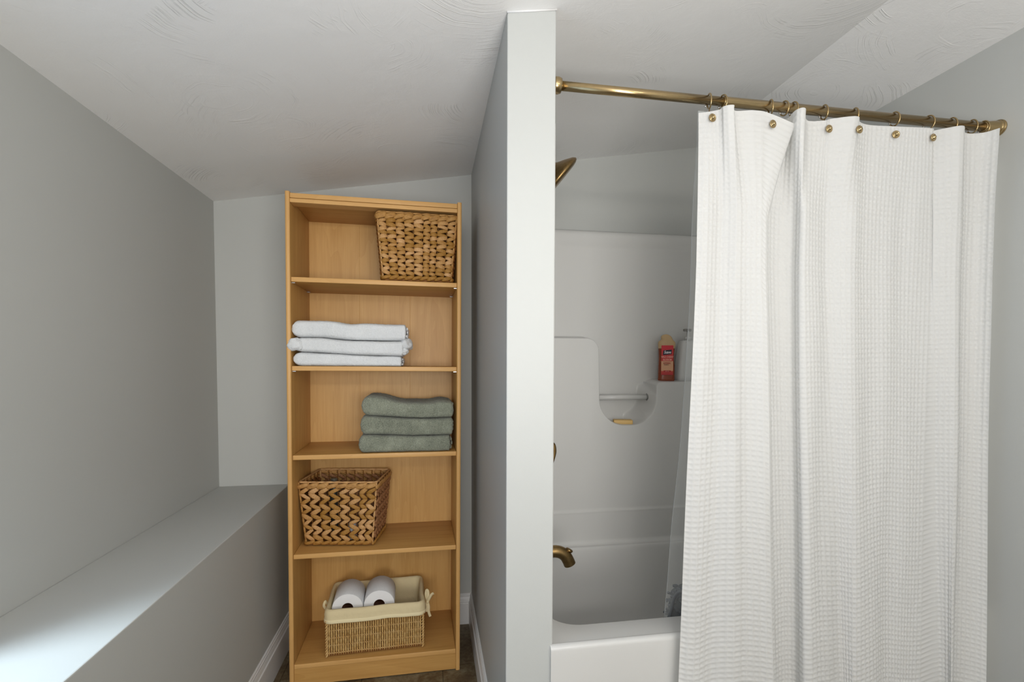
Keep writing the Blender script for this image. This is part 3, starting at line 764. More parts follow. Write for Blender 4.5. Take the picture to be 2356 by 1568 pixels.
def roll(px, py, R, yf, tilt, label, core=0.0195, L=0.108, yaw=2):
    c = P(px, py, 1, yf)
    m = Matrix.Translation(c) @ Matrix.Rotation(math.radians(yaw), 4, 'Z') @ Matrix.Rotation(math.radians(-90 + tilt), 4, 'X')
    r = empty('toilet_roll', m); tag(r, label, 'toilet roll', 'toilet rolls in the willow basket')
    n = 56; prof = [(core, 0.0006), (R - 0.001, 0), (R, 0.0012), (R, L - 0.0012), (R - 0.001, L), (core, L)]
    V, F = lathe_geo(prof, n); F = F[:-2] + [(5 * n + k, 5 * n + (k + 1) % n, (k + 1) % n, k) for k in range(n)]
    o = mk('paper', V, F, M_TPAPER, r, True); smooth_angle(o, 50); o.data.materials.append(M_PAPEREND)
    for p_ in o.data.polygons:
        if abs(p_.normal.z) > 0.8: p_.material_index = 1
    V, F = lathe_geo([(core, 0.0008), (core - 0.001, 0.0008), (core - 0.001, L - 0.001), (core, L - 0.001)], 32); mk('cardboard_core', V, F[:-2], M_CARD, r, True)
    return r
roll(799.5, 1398.5, 0.0535, 1.785, 4, 'left one of the two white toilet rolls, its core mostly hidden by the cloth')
roll(872.5, 1390.0, 0.0540, 1.790, 4, 'right one of the two white toilet rolls, standing a little higher')

# ------------------------------------------------------------------ tub and shower unit
tub = empty('bathtub', loc=(0, 0, 0)); tag(tub, 'white one piece tub and shower surround behind the curtain', 'bathtub')
tub.location = (XPR, YP, 0); TO = Vector(tub.location)
def tub_child(o): o.parent = tub; o.location = Vector(o.location) - TO; return o
RIM = 0.445
XT0, XT1 = 0.2747, XR - 0.002
# front apron with rounded lip, extruded along X  (profile y,z)
ap = [(1.1005, RIM - 0.020), (1.1005, RIM + 0.0002), (1.0990, RIM + 0.0030), (1.0960, RIM + 0.0040)]
for k in range(9):
    a = PI / 2 + PI / 2 * k / 8; ap.append((1.0960 + 0.012 * math.cos(a), RIM - 0.008 + 0.012 * math.sin(a)))
ap += [(1.0840, RIM - 0.03), (1.0850, 0.20), (1.0860, 0.0), (1.0920, 0.0), (1.0920, RIM - 0.020)]
def extr_x(pts, x0, x1, name, mat, parent=None, ang=40):
    n = len(pts); V = [(x0, y, z) for y, z in pts] + [(x1, y, z) for y, z in pts]
    F = [tuple(range(n)), tuple(range(2 * n - 1, n - 1, -1))] + [(i, (i + 1) % n, n + (i + 1) % n, n + i) for i in range(n)]
    o = mk(name, V, F, mat, parent); smooth_angle(o, ang); return o
tub_child(extr_x(ap, XT0, XT1, 'apron', M_ACR))
# basin + rim deck
def basin():
    bx0, bx1, by0, by1 = 0.297, 1.455, 1.172, 1.788
    def loop(off, z, r):
        w, d = bx1 - bx0 - 2 * off, by1 - by0 - 2 * off; cx, cy = (bx0 + bx1) / 2, (by0 + by1) / 2
        return [(x + cx, y + cy, z) for x, y in rr_loop(w, d, r, 12, 10)]
    loops = []
    # outer rectangle, matched point by point
    inner = loop(0, RIM, 0.085); out = []
    X0, X1, Y0, Y1 = XPR + 0.0005, XT1, 1.1000, 1.835; rc = 0.085
    for x, y, z in inner:
        ax = bx0 + rc if x < bx0 + rc else (bx1 - rc if x > bx1 - rc else None); ay = by0 + rc if y < by0 + rc else (by1 - rc if y > by1 - rc else None)
        ox = X0 if x < (bx0 + bx1) / 2 else X1; oy = Y0 if y < (by0 + by1) / 2 else Y1
        if ax is not None and ay is not None:
            dx, dy = abs(x - ax), abs(y - ay)
            if dx >= dy: out.append((ox, ay + (oy - ay) * (dy / max(dx, 1e-9)), RIM))
            else: out.append((ax + (ox - ax) * (dx / max(dy, 1e-9)), oy, RIM))
        elif ax is None: out.append((x, oy, RIM))
        else: out.append((ox, y, RIM))
    rows = [out, inner, loop(0.003, RIM - 0.0012, 0.083), loop(0.0055, RIM - 0.006, 0.08), loop(0.007, RIM - 0.015, 0.08), loop(0.022, 0.30, 0.09), loop(0.040, 0.16, 0.10), loop(0.055, 0.10, 0.11), loop(0.085, 0.075, 0.11), loop(0.13, 0.068, 0.09)]
    X = np.transpose(np.array(rows), (1, 0, 2)); q_ = np.clip((X[..., 1] - 1.45) / 0.3, 0, 1); X[..., 2] -= 0.045 * q_ * q_ * (3 - 2 * q_) * (X[..., 2] > 0.2); o = grid_mesh('basin', X, M_ACR, None, None, True, True)
    bm = bmesh.new(); bm.from_mesh(o.data); bm.verts.ensure_lookup_table()
    last = [bm.verts[i * len(rows) + len(rows) - 1] for i in range(len(inner))]; f = bm.faces.new(last); f.smooth = True
    bmesh.ops.recalc_face_normals(bm, faces=bm.faces[:]); bm.to_mesh(o.data); bm.free(); return o
tub_child(basin())
# back panel: a moulded sheet with a raised lower pod cut by a U shaped niche
def back_panel():
    x0, x1 = XPR + 0.002, XT1
    xs = np.concatenate([np.linspace(x0, 1.0, 420)[:-1], np.linspace(1.0, x1, 80)]); zs = np.concatenate([np.linspace(0.3985, 0.62, 75)[:-1], np.linspace(0.62, 0.82, 50)[:-1], np.linspace(0.82, 1.24, 250)[:-1], np.linspace(1.24, 1.6545, 60)])
    A = []
    Yp = 1.855
    top = [P(1270, 777, 1, Yp), P(1345, 777, 1, Yp)]
    zl = 1.205; xl = 0.6600; zr = 1.0315; xrn = 0.900; zb = 0.860
    # signed distance to pod outline: union of left block, right block and lower slab, minus U with rounded corners
    Xg, Zg = np.meshgrid(xs, zs, indexing='ij')
    def rbox(px, pz, cx, cz_, hx, hz, r):
        qx = np.abs(px - cx) - hx + r; qz = np.abs(pz - cz_) - hz + r
        return np.hypot(np.maximum(qx, 0), np.maximum(qz, 0)) + np.minimum(np.maximum(qx, qz), 0) - r
    dL = rbox(Xg, Zg, (xl - 0.7) / 2, (zl - 1.0) / 2, (xl + 0.7) / 2, (zl + 1.0) / 2, 0.050)
    dR = rbox(Xg, Zg, (xrn + 2.4) / 2, (zr - 1.0) / 2, (2.4 - xrn) / 2, (zr + 1.0) / 2, 0.022)
    rU = 0.105
    # lower slab with a round bottomed trough
    slab = Zg - 1.02
    U = rbox(Xg, Zg, (xl + xrn) / 2, zb + 0.5, (xrn - xl) / 2, 0.5, rU)
    pod = np.maximum(slab, -U); d = np.minimum(np.minimum(dL, dR), pod)
    s = np.clip((d + 0.002) / 0.013, 0, 1); s = s * s * (3 - 2 * s)
    s2 = np.clip((d + 0.002) / 0.045, 0, 1); s2 = s2 * s2 * (3 - 2 * s2)
    # softer shoulder on the right side of the niche
    wr = np.clip((Xg - 0.80) / 0.06, 0, 1) * np.clip((1.02 - Zg) / 0.04, 0, 1)
    s = s * (1 - wr) + s2 * wr
    face = 1.820 + (Zg - 0.52) * (1.862 - 1.820) / 0.68 - 0.0035 / (1 + np.exp((Zg - 0.530) / 0.0022)) - 0.0015 * np.exp(-((Zg - 0.526) / 0.004) ** 2)
    # cove at the bottom
    t = np.clip((Zg - 0.3985) / 0.020, 0, 1); cove = 1.7935 + (face - 1.7935) * np.sqrt(1 - (1 - t) ** 2)
    low = np.where(Zg < 0.4185, cove, face)
    rec = 1.952 + 0.006 * np.clip((Zg - 1.2) / 0.4, 0, 1)
    Y = low * (1 - s) + rec * s
    # top lip
    lip = np.clip((Zg - 1.585) / 0.02, 0, 1); Y = Y - 0.004 * lip * lip * (3 - 2 * lip)
    tt = np.clip((Zg - 1.6345) / 0.02, 0, 1); Y = Y + 0.020 * (1 - np.sqrt(1 - tt ** 2))
    X = np.stack([Xg, Y, Zg], -1)
    # close to the wall along the top edge
    ex = X[:, -1:, :].copy(); ex[..., 1] = YT + 0.001; X = np.concatenate([X, ex], 1)
    return grid_mesh('back_panel', X, M_ACR, None, None, True)
tub_child(back_panel())
# deck strip between basin and back panel cove
for nm, a, b in (('end_panel', XPR + 0.0004, XPR + 0.0035), ('end_panel', XR - 0.017, XR - 0.0015)):
    tub_child(box(nm, a, b, 1.105, 1.965, RIM + 0.0005, 1.6545, M_ACR, None, 0.0015, 2))
# grab bar in the niche
gb = tub_child(tube('grab_bar', [(0.640, 1.903, 0.9665), (0.905, 1.903, 0.9665)], 0.0112, M_ACR, None, 20, cap=True, up=(0, 0, 1)))
M_SOCK = mat_simple('grey_socket', lin(120, 120, 118), 0.4)
V1, F1 = lathe_geo([(0.0108, 0.0), (0.0155, 0.0), (0.0165, 0.004), (0.0160, 0.010), (0.0150, 0.022), (0.0108, 0.022)], 28, Matrix.Translation((0.8790, 1.903, 0.9665)) @ Matrix.Rotation(PI / 2, 4, 'Y'))
tub_child(mk('bar_socket', V1, F1, M_SOCK, None, True))

# soap
M_SOAP = mat_simple('tan_soap', lin(214, 178, 112), 0.5, 0, 0.4, (40, 0.2, 0.002))
bm = bmesh.new(); bbox_bm(bm, -0.038, 0.038, -0.022, 0.022, 0, 0.0175, 0.0035, 3)
so = mkbm('soap_bar', bm, M_SOAP, None, True); so.location = (0.7720, 1.876, 0.8600); so.rotation_euler = (0, 0, math.radians(-16)); smooth_angle(so, 30)
so.location.y = 1.885
tag(so, 'tan bar of soap lying in the bottom of the niche', 'soap')

# shampoo bottle
def text_mesh(txt, size, mat, parent, mw, name='lettering', shear=0.0, bold=0.0, align='CENTER'):
    cu = bpy.data.curves.new(name, 'FONT'); cu.body = txt; cu.size = size; cu.align_x = align; cu.shear = shear; cu.offset = bold; cu.extrude = 0.0002
    o = bpy.data.objects.new(name, cu); COL.objects.link(o); dg = bpy.context.evaluated_depsgraph_get()
    me = bpy.data.meshes.new_from_object(o.evaluated_get(dg)); bpy.data.objects.remove(o); bpy.data.curves.remove(cu)
    me.materials.clear(); return link(name, me, mat, parent, False, mw)
def bottle():
    b0 = P(1535, 877, 1, 1.885)
    m = Matrix.Translation((b0[0], 1.895, 1.0315)) @ Matrix.Rotation(math.radians(-14), 4, 'Z')
    r = empty('shampoo_bottle', m); tag(r, 'amber shampoo bottle with red label on the tub ledge', 'bottle')
    Hh = 0.194; hw = 0.0335; dp = 0.017
    # half width outline by height (fraction), asymmetric shoulders and blunt neck
    ou = [(0.0, -.88, .92), (0.01, -.95, .97), (0.04, -1, 1), (0.18, -.98, 1.0), (0.35, -.95, .97), (0.48, -.93, .90), (0.60, -.95, .92), (0.70, -.99, 1.0), (0.78, -1.03, 1.06), (0.83, -1.03, 1.04), (0.86, -.90, .88), (0.875, -.74, .78), (0.90, -.68, .70), (0.94, -.70, .60), (0.965, -.66, .48), (0.985, -.50, .30), (1.0, -.2, .05)]
    def section(a, b, z, k):
        cx = (a + b) / 2 * hw; hx = (b - a) / 2 * hw; n = 36; row = []
        for i in range(n):
            t = 2 * PI * i / n; c, s = math.cos(t), math.sin(t)
            row.append((cx + hx * math.copysign(abs(c) ** 0.7, c), dp * k * math.copysign(abs(s) ** 0.8, s), z))
        return row
    def body(name, f0, f1, mat):
        fs = [q for q in np.linspace(f0, f1, 40)]; zz = [q[0] for q in ou]
        rows = [section(np.interp(f, zz, [q[1] for q in ou]), np.interp(f, zz, [q[2] for q in ou]), f * Hh, min(1, 0.75 + f * 8) * min(1, 0.25 + (1 - f) * 6)) for f in fs]
        X = np.transpose(np.array(rows), (1, 0, 2)); o = grid_mesh(name, X, mat, r, None, True, True)
        bm = bmesh.new(); bm.from_mesh(o.data); bmesh.ops.holes_fill(bm, edges=[e for e in bm.edges if e.is_boundary]); bm.to_mesh(o.data); bm.free(); return o
    MA = mat_simple('amber_shampoo', lin(134, 58, 26), 0.25, 0, 0.5); MB_ = mat_simple('empty_tan_plastic', lin(196, 166, 124), 0.3, 0, 0.4)
    tag(body('filled_body', 0.0, 0.70, MA), 'dark amber shampoo filling the lower body'); tag(body('clear_shoulder', 0.7, 1.0, MB_), 'pale tan empty shoulder and cap')
    # label
    t = NT('label_print'); v = t.coord('Object'); sep = t.n('ShaderNodeSeparateXYZ'); t.l(v, sep.inputs[0])
    c = t.ramp(t.math('MULTIPLY', sep.outputs[2], 1 / (0.118 * K)), [(0.0, lin(176, 30, 38)), (0.12, lin(196, 60, 52)), (0.16, lin(214, 160, 122)), (0.46, lin(214, 162, 126)), (0.50, lin(200, 60, 56)), (1.0, lin(206, 34, 52))])
    t.l(c, t.b.inputs['Base Color']); t.set(Roughness=0.4)
    lb = box('label', -0.0245, 0.0235, -0.0005, 0.0005, 0, 0.121, t.m, r, 0.0004, 1, False, Matrix.Translation((0, -dp - 0.0012, 0.027)))
    MD = mat_simple('navy_badge', lin(16, 18, 44), 0.4); MWt = mat_simple('white_ink', lin(236, 232, 234), 0.5); MP = mat_simple('pink_ink', lin(244, 176, 160), 0.5); MRd = mat_simple('red_ink', lin(170, 36, 36), 0.5); MG = mat_simple('brown_ink', lin(140, 84, 64), 0.5)
    yy = -0.0008; X90 = Matrix.Rotation(PI / 2, 4, 'X')
    V = [(-0.0185, yy, 0.0815), (0.0160, yy, 0.085), (0.0170, yy, 0.1040), (-0.0165, yy, 0.1005)]; mk('badge', [(a, b - q, c) for q in (0, 0.0004) for a, b, c in V], [(0, 1, 2, 3), (7, 6, 5, 4), (0, 4, 5, 1), (1, 5, 6, 2), (2, 6, 7, 3), (3, 7, 4, 0)], MD, lb)
    def tx(s, size, x, z, mat, sh=0.0, bold=0.0): text_mesh(s, size, mat, lb, Matrix.Translation((x, yy - 0.0007, z)) @ X90 @ Matrix.Diagonal((0.72, 1.0, 1.0, 1.0)), 'lettering', sh, bold)
    tx('Suave', 0.0165, -0.0005, 0.0880, MWt, 0.25, 0.0003)
    tx('WILD CHERRY', 0.0104, -0.0005, 0.0705, MP, 0, 0.0002); tx('BLOSSOM', 0.0110, -0.0005, 0.0590, MP, 0, 0.0002)
    tx('SOFTENING', 0.0074, -0.002, 0.0460, MRd, 0, 0.0002); tx('SHAMPOO', 0.0056, -0.004, 0.0400, MG, 0, 0.0001)
    box('lozenge', -0.0150, 0.0140, yy - 0.0005, yy, 0.0125, 0.0185, MRd, lb, 0.0002, 1)
    tx('MADE IN USA', 0.0036, -0.0005, 0.0140, MP)
bottle()
# white pump bottle half hidden by the curtain liner
M_WPL = mat_simple('white_plastic', lin(205, 205, 204), 0.3, 0, 0.4)
wbm = Matrix.Translation((1.064, 1.905, 1.0315)); wbt = empty('pump_bottle', wbm); tag(wbt, 'white tapered pump bottle beside the amber bottle, half behind the liner', 'bottle')
rows = []
for z, hx, hy in ((0, .050, .025), (.003, .053, .028), (.02, .0535, .029), (.10, .046, .026), (.160, .0365, .023), (.168, .033, .020), (.171, .018, .014)):
    rows.append([(x, y, z) for x, y in rr_loop(2 * hx, 2 * hy, hy * 0.6, 6, 3)])
o = grid_mesh('body', np.transpose(np.array(rows), (1, 0, 2)), M_WPL, wbt, None, True, True)
bm = bmesh.new(); bm.from_mesh(o.data); bmesh.ops.holes_fill(bm, edges=[e for e in bm.edges if e.is_boundary]); bm.to_mesh(o.data); bm.free(); smooth_angle(o, 50)
lathe('collar', [(0, .171), (.014, .171), (.014, .186), (.006, .188), (.006, .210), (0, .210)], M_WPL, wbt, 20)
box('nozzle', -0.020, 0.012, -0.0065, 0.0065, .208, .2185, mat_simple('grey_nozzle', lin(128, 126, 122), 0.4), wbt, 0.002, 2)

# shower fittings on the partition
sh = empty('showerhead', loc=(XPR + 0.016, 1.5, 1.745)); tag(sh, 'antique bronze bell shaped shower head beside the pillar', 'shower head')
fc = Vector((0.401, 1.5, 1.678)); nm_ = Vector((0.77, 0, -0.64)).normalized()
mq = Matrix.Translation(fc - Vector(sh.location)) @ nm_.to_track_quat('Z', 'Y').to_matrix().to_4x4()
V, F = lathe_geo([(0, 0.004), (0.060, 0.004), (0.066, 0.003), (0.0745, -0.001), (0.0760, -0.006), (0.070, -0.014), (0.050, -0.028), (0.030, -0.040), (0.018, -0.052), (0.014, -0.062), (0.017, -0.070), (0.017, -0.078), (0.0, -0.080)], 40, mq); mk('bell', V, F, M_BRONZE, sh, True)
e_ = mq @ Vector((0, 0, -0.078)); tube('arm', catmull(np.array([(0, 0, 0), (0.02, 0, 0.004), tuple(e_ + Vector((-.012, 0, .010))), tuple(e_)]), np.linspace(0, 3, 16)), 0.0095, M_BRONZE, sh, 14)
lathe('flange', [(0, 0), (0.026, 0), (0.026, 0.003), (0.014, 0.010), (0.0, 0.010)], M_BRONZE, sh, 28, Matrix.Rotation(PI / 2, 4, 'Y'))
vh = empty('valve_handle', loc=(XPR + 0.016, 1.5, 0.83)); tag(vh, 'antique bronze lever valve handle peeking out beside the pillar at mid height', 'handle')
lathe('escutcheon', [(0, 0), (0.075, 0), (0.074, 0.003), (0.05, 0.010), (0.022, 0.014), (0.020, 0.04), (0, 0.042)], M_BRONZE, vh, 36, Matrix.Rotation(PI / 2, 4, 'Y'))
tube('lever', catmull(np.array([(0.035, 0, 0.0), (0.060, 0, 0.018), (0.084, 0, 0.020), (0.0905, 0, 0.0), (0.088, 0, -0.022), (0.082, 0, -0.044)]), np.linspace(0, 5, 24)), np.interp(np.linspace(0, 1, 24), [0, .3, .6, 1], [.009, .009, .0075, .004]), M_BRONZE, vh, 12)
sp = empty('tub_spout', loc=(XPR + 0.016, 1.5, 0.500)); tag(sp, 'antique bronze curved tub spout with diverter knob above the basin', 'faucet')
pt = [P(1268, 1268, 1, 1.5), P(1282, 1268, 1, 1.5), P(1292, 1271, 1, 1.5), P(1301, 1278, 1, 1.5), P(1307, 1288, 1, 1.5), P(1311, 1297, 1, 1.5)]
pt = [Vector(q) - Vector(sp.location) for q in pt]; pt = [Vector((0.0, 0, pt[0].z))] + pt
tube('spout', catmull(np.array([tuple(q) for q in pt]), np.linspace(0, 6, 40)), np.interp(np.linspace(0, 1, 40), [0, .55, .8, 1], [.0190, .0195, .0195, .0195]), M_BRONZE, sp, 24)
kp = Vector(P(1308, 1268, 1, 1.5)) - Vector(sp.location)
V, F = lathe_geo([(0, -0.010), (0.004, -0.010), (0.005, -0.003), (0.011, 0.002), (0.0125, 0.006), (0.010, 0.009), (0, 0.010)], 20, Matrix.Translation(kp) @ Matrix.Rotation(math.radians(28), 4, 'Y')); mk('diverter_knob', V, F, M_BRONZE, sp, True)

# ------------------------------------------------------------------ curtain rod and rings
RY, RYR, RZ0, RZ1 = 1.117, 1.100, 1.7452, 1.7365
def rz(x): return RZ0 + (RZ1 - RZ0) * (x - XPR) / (XR - XPR)
rod = empty('curtain_rod', loc=(XPR, RY, RZ0)); tag(rod, 'brushed brass curtain rod spanning from the pillar to the right wall', 'curtain rod')
def ry(x): return RY + (RYR - RY) * (x - XPR) / (XR - XPR)
def rp(x): return Vector((x, ry(x), rz(x))) - Vector(rod.location)
xj = P(1663, 237, 1, RY)[0]
tube('inner_tube', [rp(XPR + 0.004), rp(xj)], 0.0102, M_BRASS, rod, 32)
tube('outer_tube', [rp(xj - 0.004), rp(xj - 0.003), rp(xj + 0.004), rp(xj + 0.005), rp(XR - 0.004)], [0.0108, 0.0119, 0.0119, 0.0114, 0.0114], M_BRASS, rod, 32)
xw = P(1647, 235, 1, RY)[0]
mY = Matrix.Rotation(PI / 2, 4, 'Y')
V, F = lathe_geo([(0.0, 0), (0.0172, 0), (0.0180, 0.004), (0.0180, 0.012), (0.0160, 0.018), (0.0105, 0.0195), (0, 0.0195)], 36, Matrix.Translation(rp(XPR)) @ mY); mk('end_cap', V, F, M_BRASS, rod, True)
V, F = lathe_geo([(0.0, 0), (0.0205, 0), (0.0215, 0.002), (0.0213, 0.005), (0.0190, 0.0065), (0.0196, 0.009), (0.0192, 0.011), (0.0172, 0.0125), (0.0176, 0.016), (0.0160, 0.030), (0.0138, 0.046), (0.0130, 0.050), (0.0114, 0.051), (0, 0.051)], 40, Matrix.Translation(rp(XR)) @ Matrix.Rotation(-PI / 2, 4, 'Y')); mk('wall_flange', V, F, M_BRASS, rod, True)

# ------------------------------------------------------------------ curtain
ZT = 1.690
TOP = [(1607, 260), (1627, 258), (1656, 252), (1667, 244), (1688, 241.8), (1690, 255), (1733, 254), (1768, 260, 1.042), (1828, 285, 1.040), (1806, 277, 1.088), (1808, 274, 1.088), (1816, 270, 1.066), (1832, 253), (1852, 249), (1856, 277), (1896, 277.5), (1915, 273), (1971, 267.5), (1978, 281), (2002, 288), (2060, 291), (2142, 295), (2146, 300.5), (2180, 294), (2216, 289.5), (2221, 306), (2262, 305), (2301, 294)]
MID = [(1602, 1.066), (1624, 1.060), (1652, 1.069), (1672, 1.062), (1694, 1.050), (1712, 1.053), (1738, 1.048), (1754, 1.046), (1764, 1.052), (1757, 1.082), (1770, 1.094), (1795, 1.098), (1822, 1.086), (1838, 1.060), (1851, 1.052), (1876, 1.065), (1900, 1.073), (1935, 1.060), (1966, 1.054), (1990, 1.068), (2040, 1.074), (2132, 1.080), (2146, 1.076), (2178, 1.060), (2206, 1.052), (2213, 1.078), (2248, 1.074), (2284, 1.044)]
BOT = [(1559, 1.040), (1590, 1.031), (1628, 1.038), (1660, 1.032), (1690, 1.026), (1716, 1.032), (1750, 1.030), (1776, 1.022), (1788, 1.028), (1781, 1.054), (1790, 1.070), (1810, 1.074), (1831, 1.062), (1848, 1.034), (1870, 1.026), (1902, 1.038), (1936, 1.050), (1952, 1.043), (1970, 1.032), (2004, 1.038), (2040, 1.050), (2110, 1.050), (2155, 1.054), (2178, 1.040), (2189, 1.030), (2198, 1.056), (2232, 1.052), (2266, 1.034)]
def curtain():
    tp = []
    for e in TOP:
        x, y = e[:2]; q = P(x, y, 2, ZT)
        if len(e) > 2: q = P(x, y, 1, e[2])
        elif q[1] > 1.082: q = P(x, y, 1, 1.082)
        tp.append(q)
    tp = np.array(tp)
    zm, zb = 1.34, 0.31
    md = np.array([P(x, 620, 1, Y) for x, Y in MID]); bt = np.array([P(x, 1568, 1, Y) for x, Y in BOT])
    # sheared cells: cumulative length along the mid profile
    n = len(MID); t = np.linspace(0, n - 1, 1600); c = catmull(md[:, :2], t)
    L = np.concatenate([[0], np.cumsum(np.hypot(*np.diff(c, axis=0).T))]); cell = 0.0122
    SUB = 6; ncx = int(L[-1] / cell); nx = ncx * SUB + 1; s = np.linspace(0, L[-1], nx); tt = np.interp(s, L, t)
    cT, cM, cB = catmull(tp, tt), catmull(md[:, :2], tt), catmull(bt[:, :2], tt)
    zbot = 0.045; ncz = int((ZT - zbot) / cell); nz = ncz * SUB + 1
    vv = np.linspace(0, 1, nz)          # 0 top .. 1 bottom
    X = np.zeros((nx, nz, 3))
    ztop = cT[:, 2]
    for j, v in enumerate(vv):
        z = ztop * (1 - v) + zbot * v
        zz = ZT * (1 - v) + zbot * v
        k = (zm - zz) / (zm - zb)          # >0 below mid
        base = cM + (cB - cM) * max(0.0, k) if k > 0 else cM + (cB - cM) * k * 0.25
        a = max(0.0, min(1.0, (zz - 1.47) / (ZT - 1.47))); a = a ** 1.15
        xy = base * (1 - a) + cT[:, :2] * a
        X[:, j, :2] = xy; X[:, j, 2] = z
    # horizontal gathers sagging slightly
    # normals and waffle relief
    du = np.gradient(X, axis=0); dv = np.gradient(X, axis=1); N = np.cross(du, dv); N /= np.linalg.norm(N, axis=-1, keepdims=True) + 1e-9
    if N[nx // 2, nz // 2, 1] > 0: N = -N
    U = (np.arange(nx) / SUB)[:, None] * np.ones(nz)[None]; Vv = (np.arange(nz) / SUB)[None] * np.ones(nx)[:, None]
    amp = 0.0019 * np.clip(0.85 + (ZT - X[..., 2]) / 0.9, 0.85, 1)
    cu_, cv_ = np.abs(np.cos(PI * U)) ** 3.6, np.abs(np.cos(PI * Vv)) ** 3.6; hgt = np.maximum(cu_, cv_) + 0.25 * cu_ * cv_ - 0.4
    X += N * (amp * hgt)[..., None]
    # cloth irregularity
    X[..., 1] += 0.0015 * np.sin(X[..., 0] * 37 + X[..., 2] * 6) * np.clip((ZT - X[..., 2]) / 0.3, 0, 1)
    X[..., 1] += (0.0012 * np.sin(X[..., 0] * 55 + 1.5 * np.sin(X[..., 2] * 4)) + 0.0008 * np.sin(X[..., 0] * 90 - X[..., 2] * 3)) * np.clip((ZT - X[..., 2]) / 0.25, 0, 1)
    X[..., 2] += 0.006 * np.sin(X[..., 0] * 30 - 1.0) * np.clip((1.4 - X[..., 2]) / 0.8, 0, 1)
    uv = np.stack([U, Vv], -1)
    o = grid_mesh('curtain_panel', X, M_WAF, None, uv); return o, X
cu, CX = curtain()
cu.name = 'shower_curtain'; tag(cu, 'white waffle weave shower curtain hanging in folds from brass rings', 'shower curtain')

# rings: one per hook position along the rod; px x of ring
def proj_all(X):
    d = (X.reshape(-1, 3) - np.array([0, 0, CAMH])) @ MR.T
    return 1178 + FPX * d[:, 0] / d[:, 2], CYPX - FPX * d[:, 1] / d[:, 2], d[:, 2]
_pp = proj_all(CX); _flat = CX.reshape(-1, 3)
def on_cloth(x, y):
    d = np.hypot(_pp[0] - x, _pp[1] - y); i = np.where(d < 7)[0]
    if len(i) == 0: i = np.array([np.argmin(d)])
    j = i[np.argmin(_pp[2][i] + d[i] * 0.002)]; return Vector(_flat[j])
RINGS = [(1637, (1635, 273)), (1668, None), (1778, (1772, 287)), (1809, None), (1830, None), (1900, (1903, 298)), (1970, (1975, 302)), (2060, (2057, 312)), (2138, (2142, 319)), (2190, None), (2236, None), (2262, None)]
LAB = ['first brass curtain ring from the pillar, with a button on the curtain corner', 'second brass curtain ring from the pillar, above the first fold peak', 'third brass curtain ring from the pillar, its button near the drooping flap', 'fourth brass curtain ring from the pillar, left of a close pair', 'fifth brass curtain ring from the pillar, just left of the tall fold peak', 'sixth brass curtain ring from the pillar, its button half covered by cloth', 'seventh brass curtain ring from the pillar, at the end of a hem fold', 'eighth brass curtain ring from the pillar, its whole button on the broad flat panel', 'ninth brass curtain ring from the pillar, its button at the right of the broad panel', 'third brass curtain ring from the right wall', 'second brass curtain ring from the right wall', 'brass curtain ring nearest the right wall']
def make_ring(i, px, b):
    y0 = 234 + (px - 1637) * (297 - 234) / (2262 - 1637)
    x = P(px, y0, 1, 1.10)[0]
    root = empty('curtain_ring', loc=(x, ry(x), rz(x))); tag(root, LAB[i], 'curtain ring', 'brass rings along the curtain rod')
    rr = random.Random(i)
    if b is not None:
        c = on_cloth(*b) - Vector(root.location)
    else:
        c = Vector((0.004, -0.03, -0.07))
    n = 28; yaw = rr.uniform(-0.22, 0.30); pts = []
    for k in range(n + 1):
        a = 2 * PI * k / n; yy = 0.0145 * math.sin(a); pts.append((yy * math.sin(yaw), yy * math.cos(yaw) - 0.002 * (1 - math.cos(a)), 0.0175 * math.cos(a) - 0.0030))
    tube('ring', pts, 0.0018, M_BRASS, root, 8, 1.0, False)
    lo = Vector(pts[n // 2])
    if b is not None: tube('hook', catmull(np.array([tuple(lo), tuple(lo.lerp(c, 0.5) + Vector((0, 0.006, -0.004))), tuple(c)]), np.linspace(0, 2, 10)), 0.0014, M_BRASS, root, 6)
    if b is not None:
        m = Matrix.Translation(c + Vector((0, -0.0045, 0))) @ Matrix.Rotation(math.radians(90), 4, 'X') @ Matrix.Rotation(rr.uniform(-.25, .25), 4, 'Y')
        V, F = lathe_geo([(0, -0.001), (0.0082, -0.001), (0.0092, 0.0008), (0.0092, 0.0022), (0.0082, 0.0034), (0.0068, 0.0030), (0.0060, 0.0022), (0.0042, 0.0030), (0.0038, 0.0052), (0.0022, 0.0070), (0, 0.0075)], 28, m)
        mk('button', V, F, M_BRASS, root, True)
    e = Vector(pts[n // 2]) + Vector((-0.004, 0.012, 0.010))
    blob('ball_end', root, M_PIN, tuple(e), (0.0028, 0.0028, 0.0028), 2, 6, 0)
for i, (px, b) in enumerate(RINGS): make_ring(i, px, b)

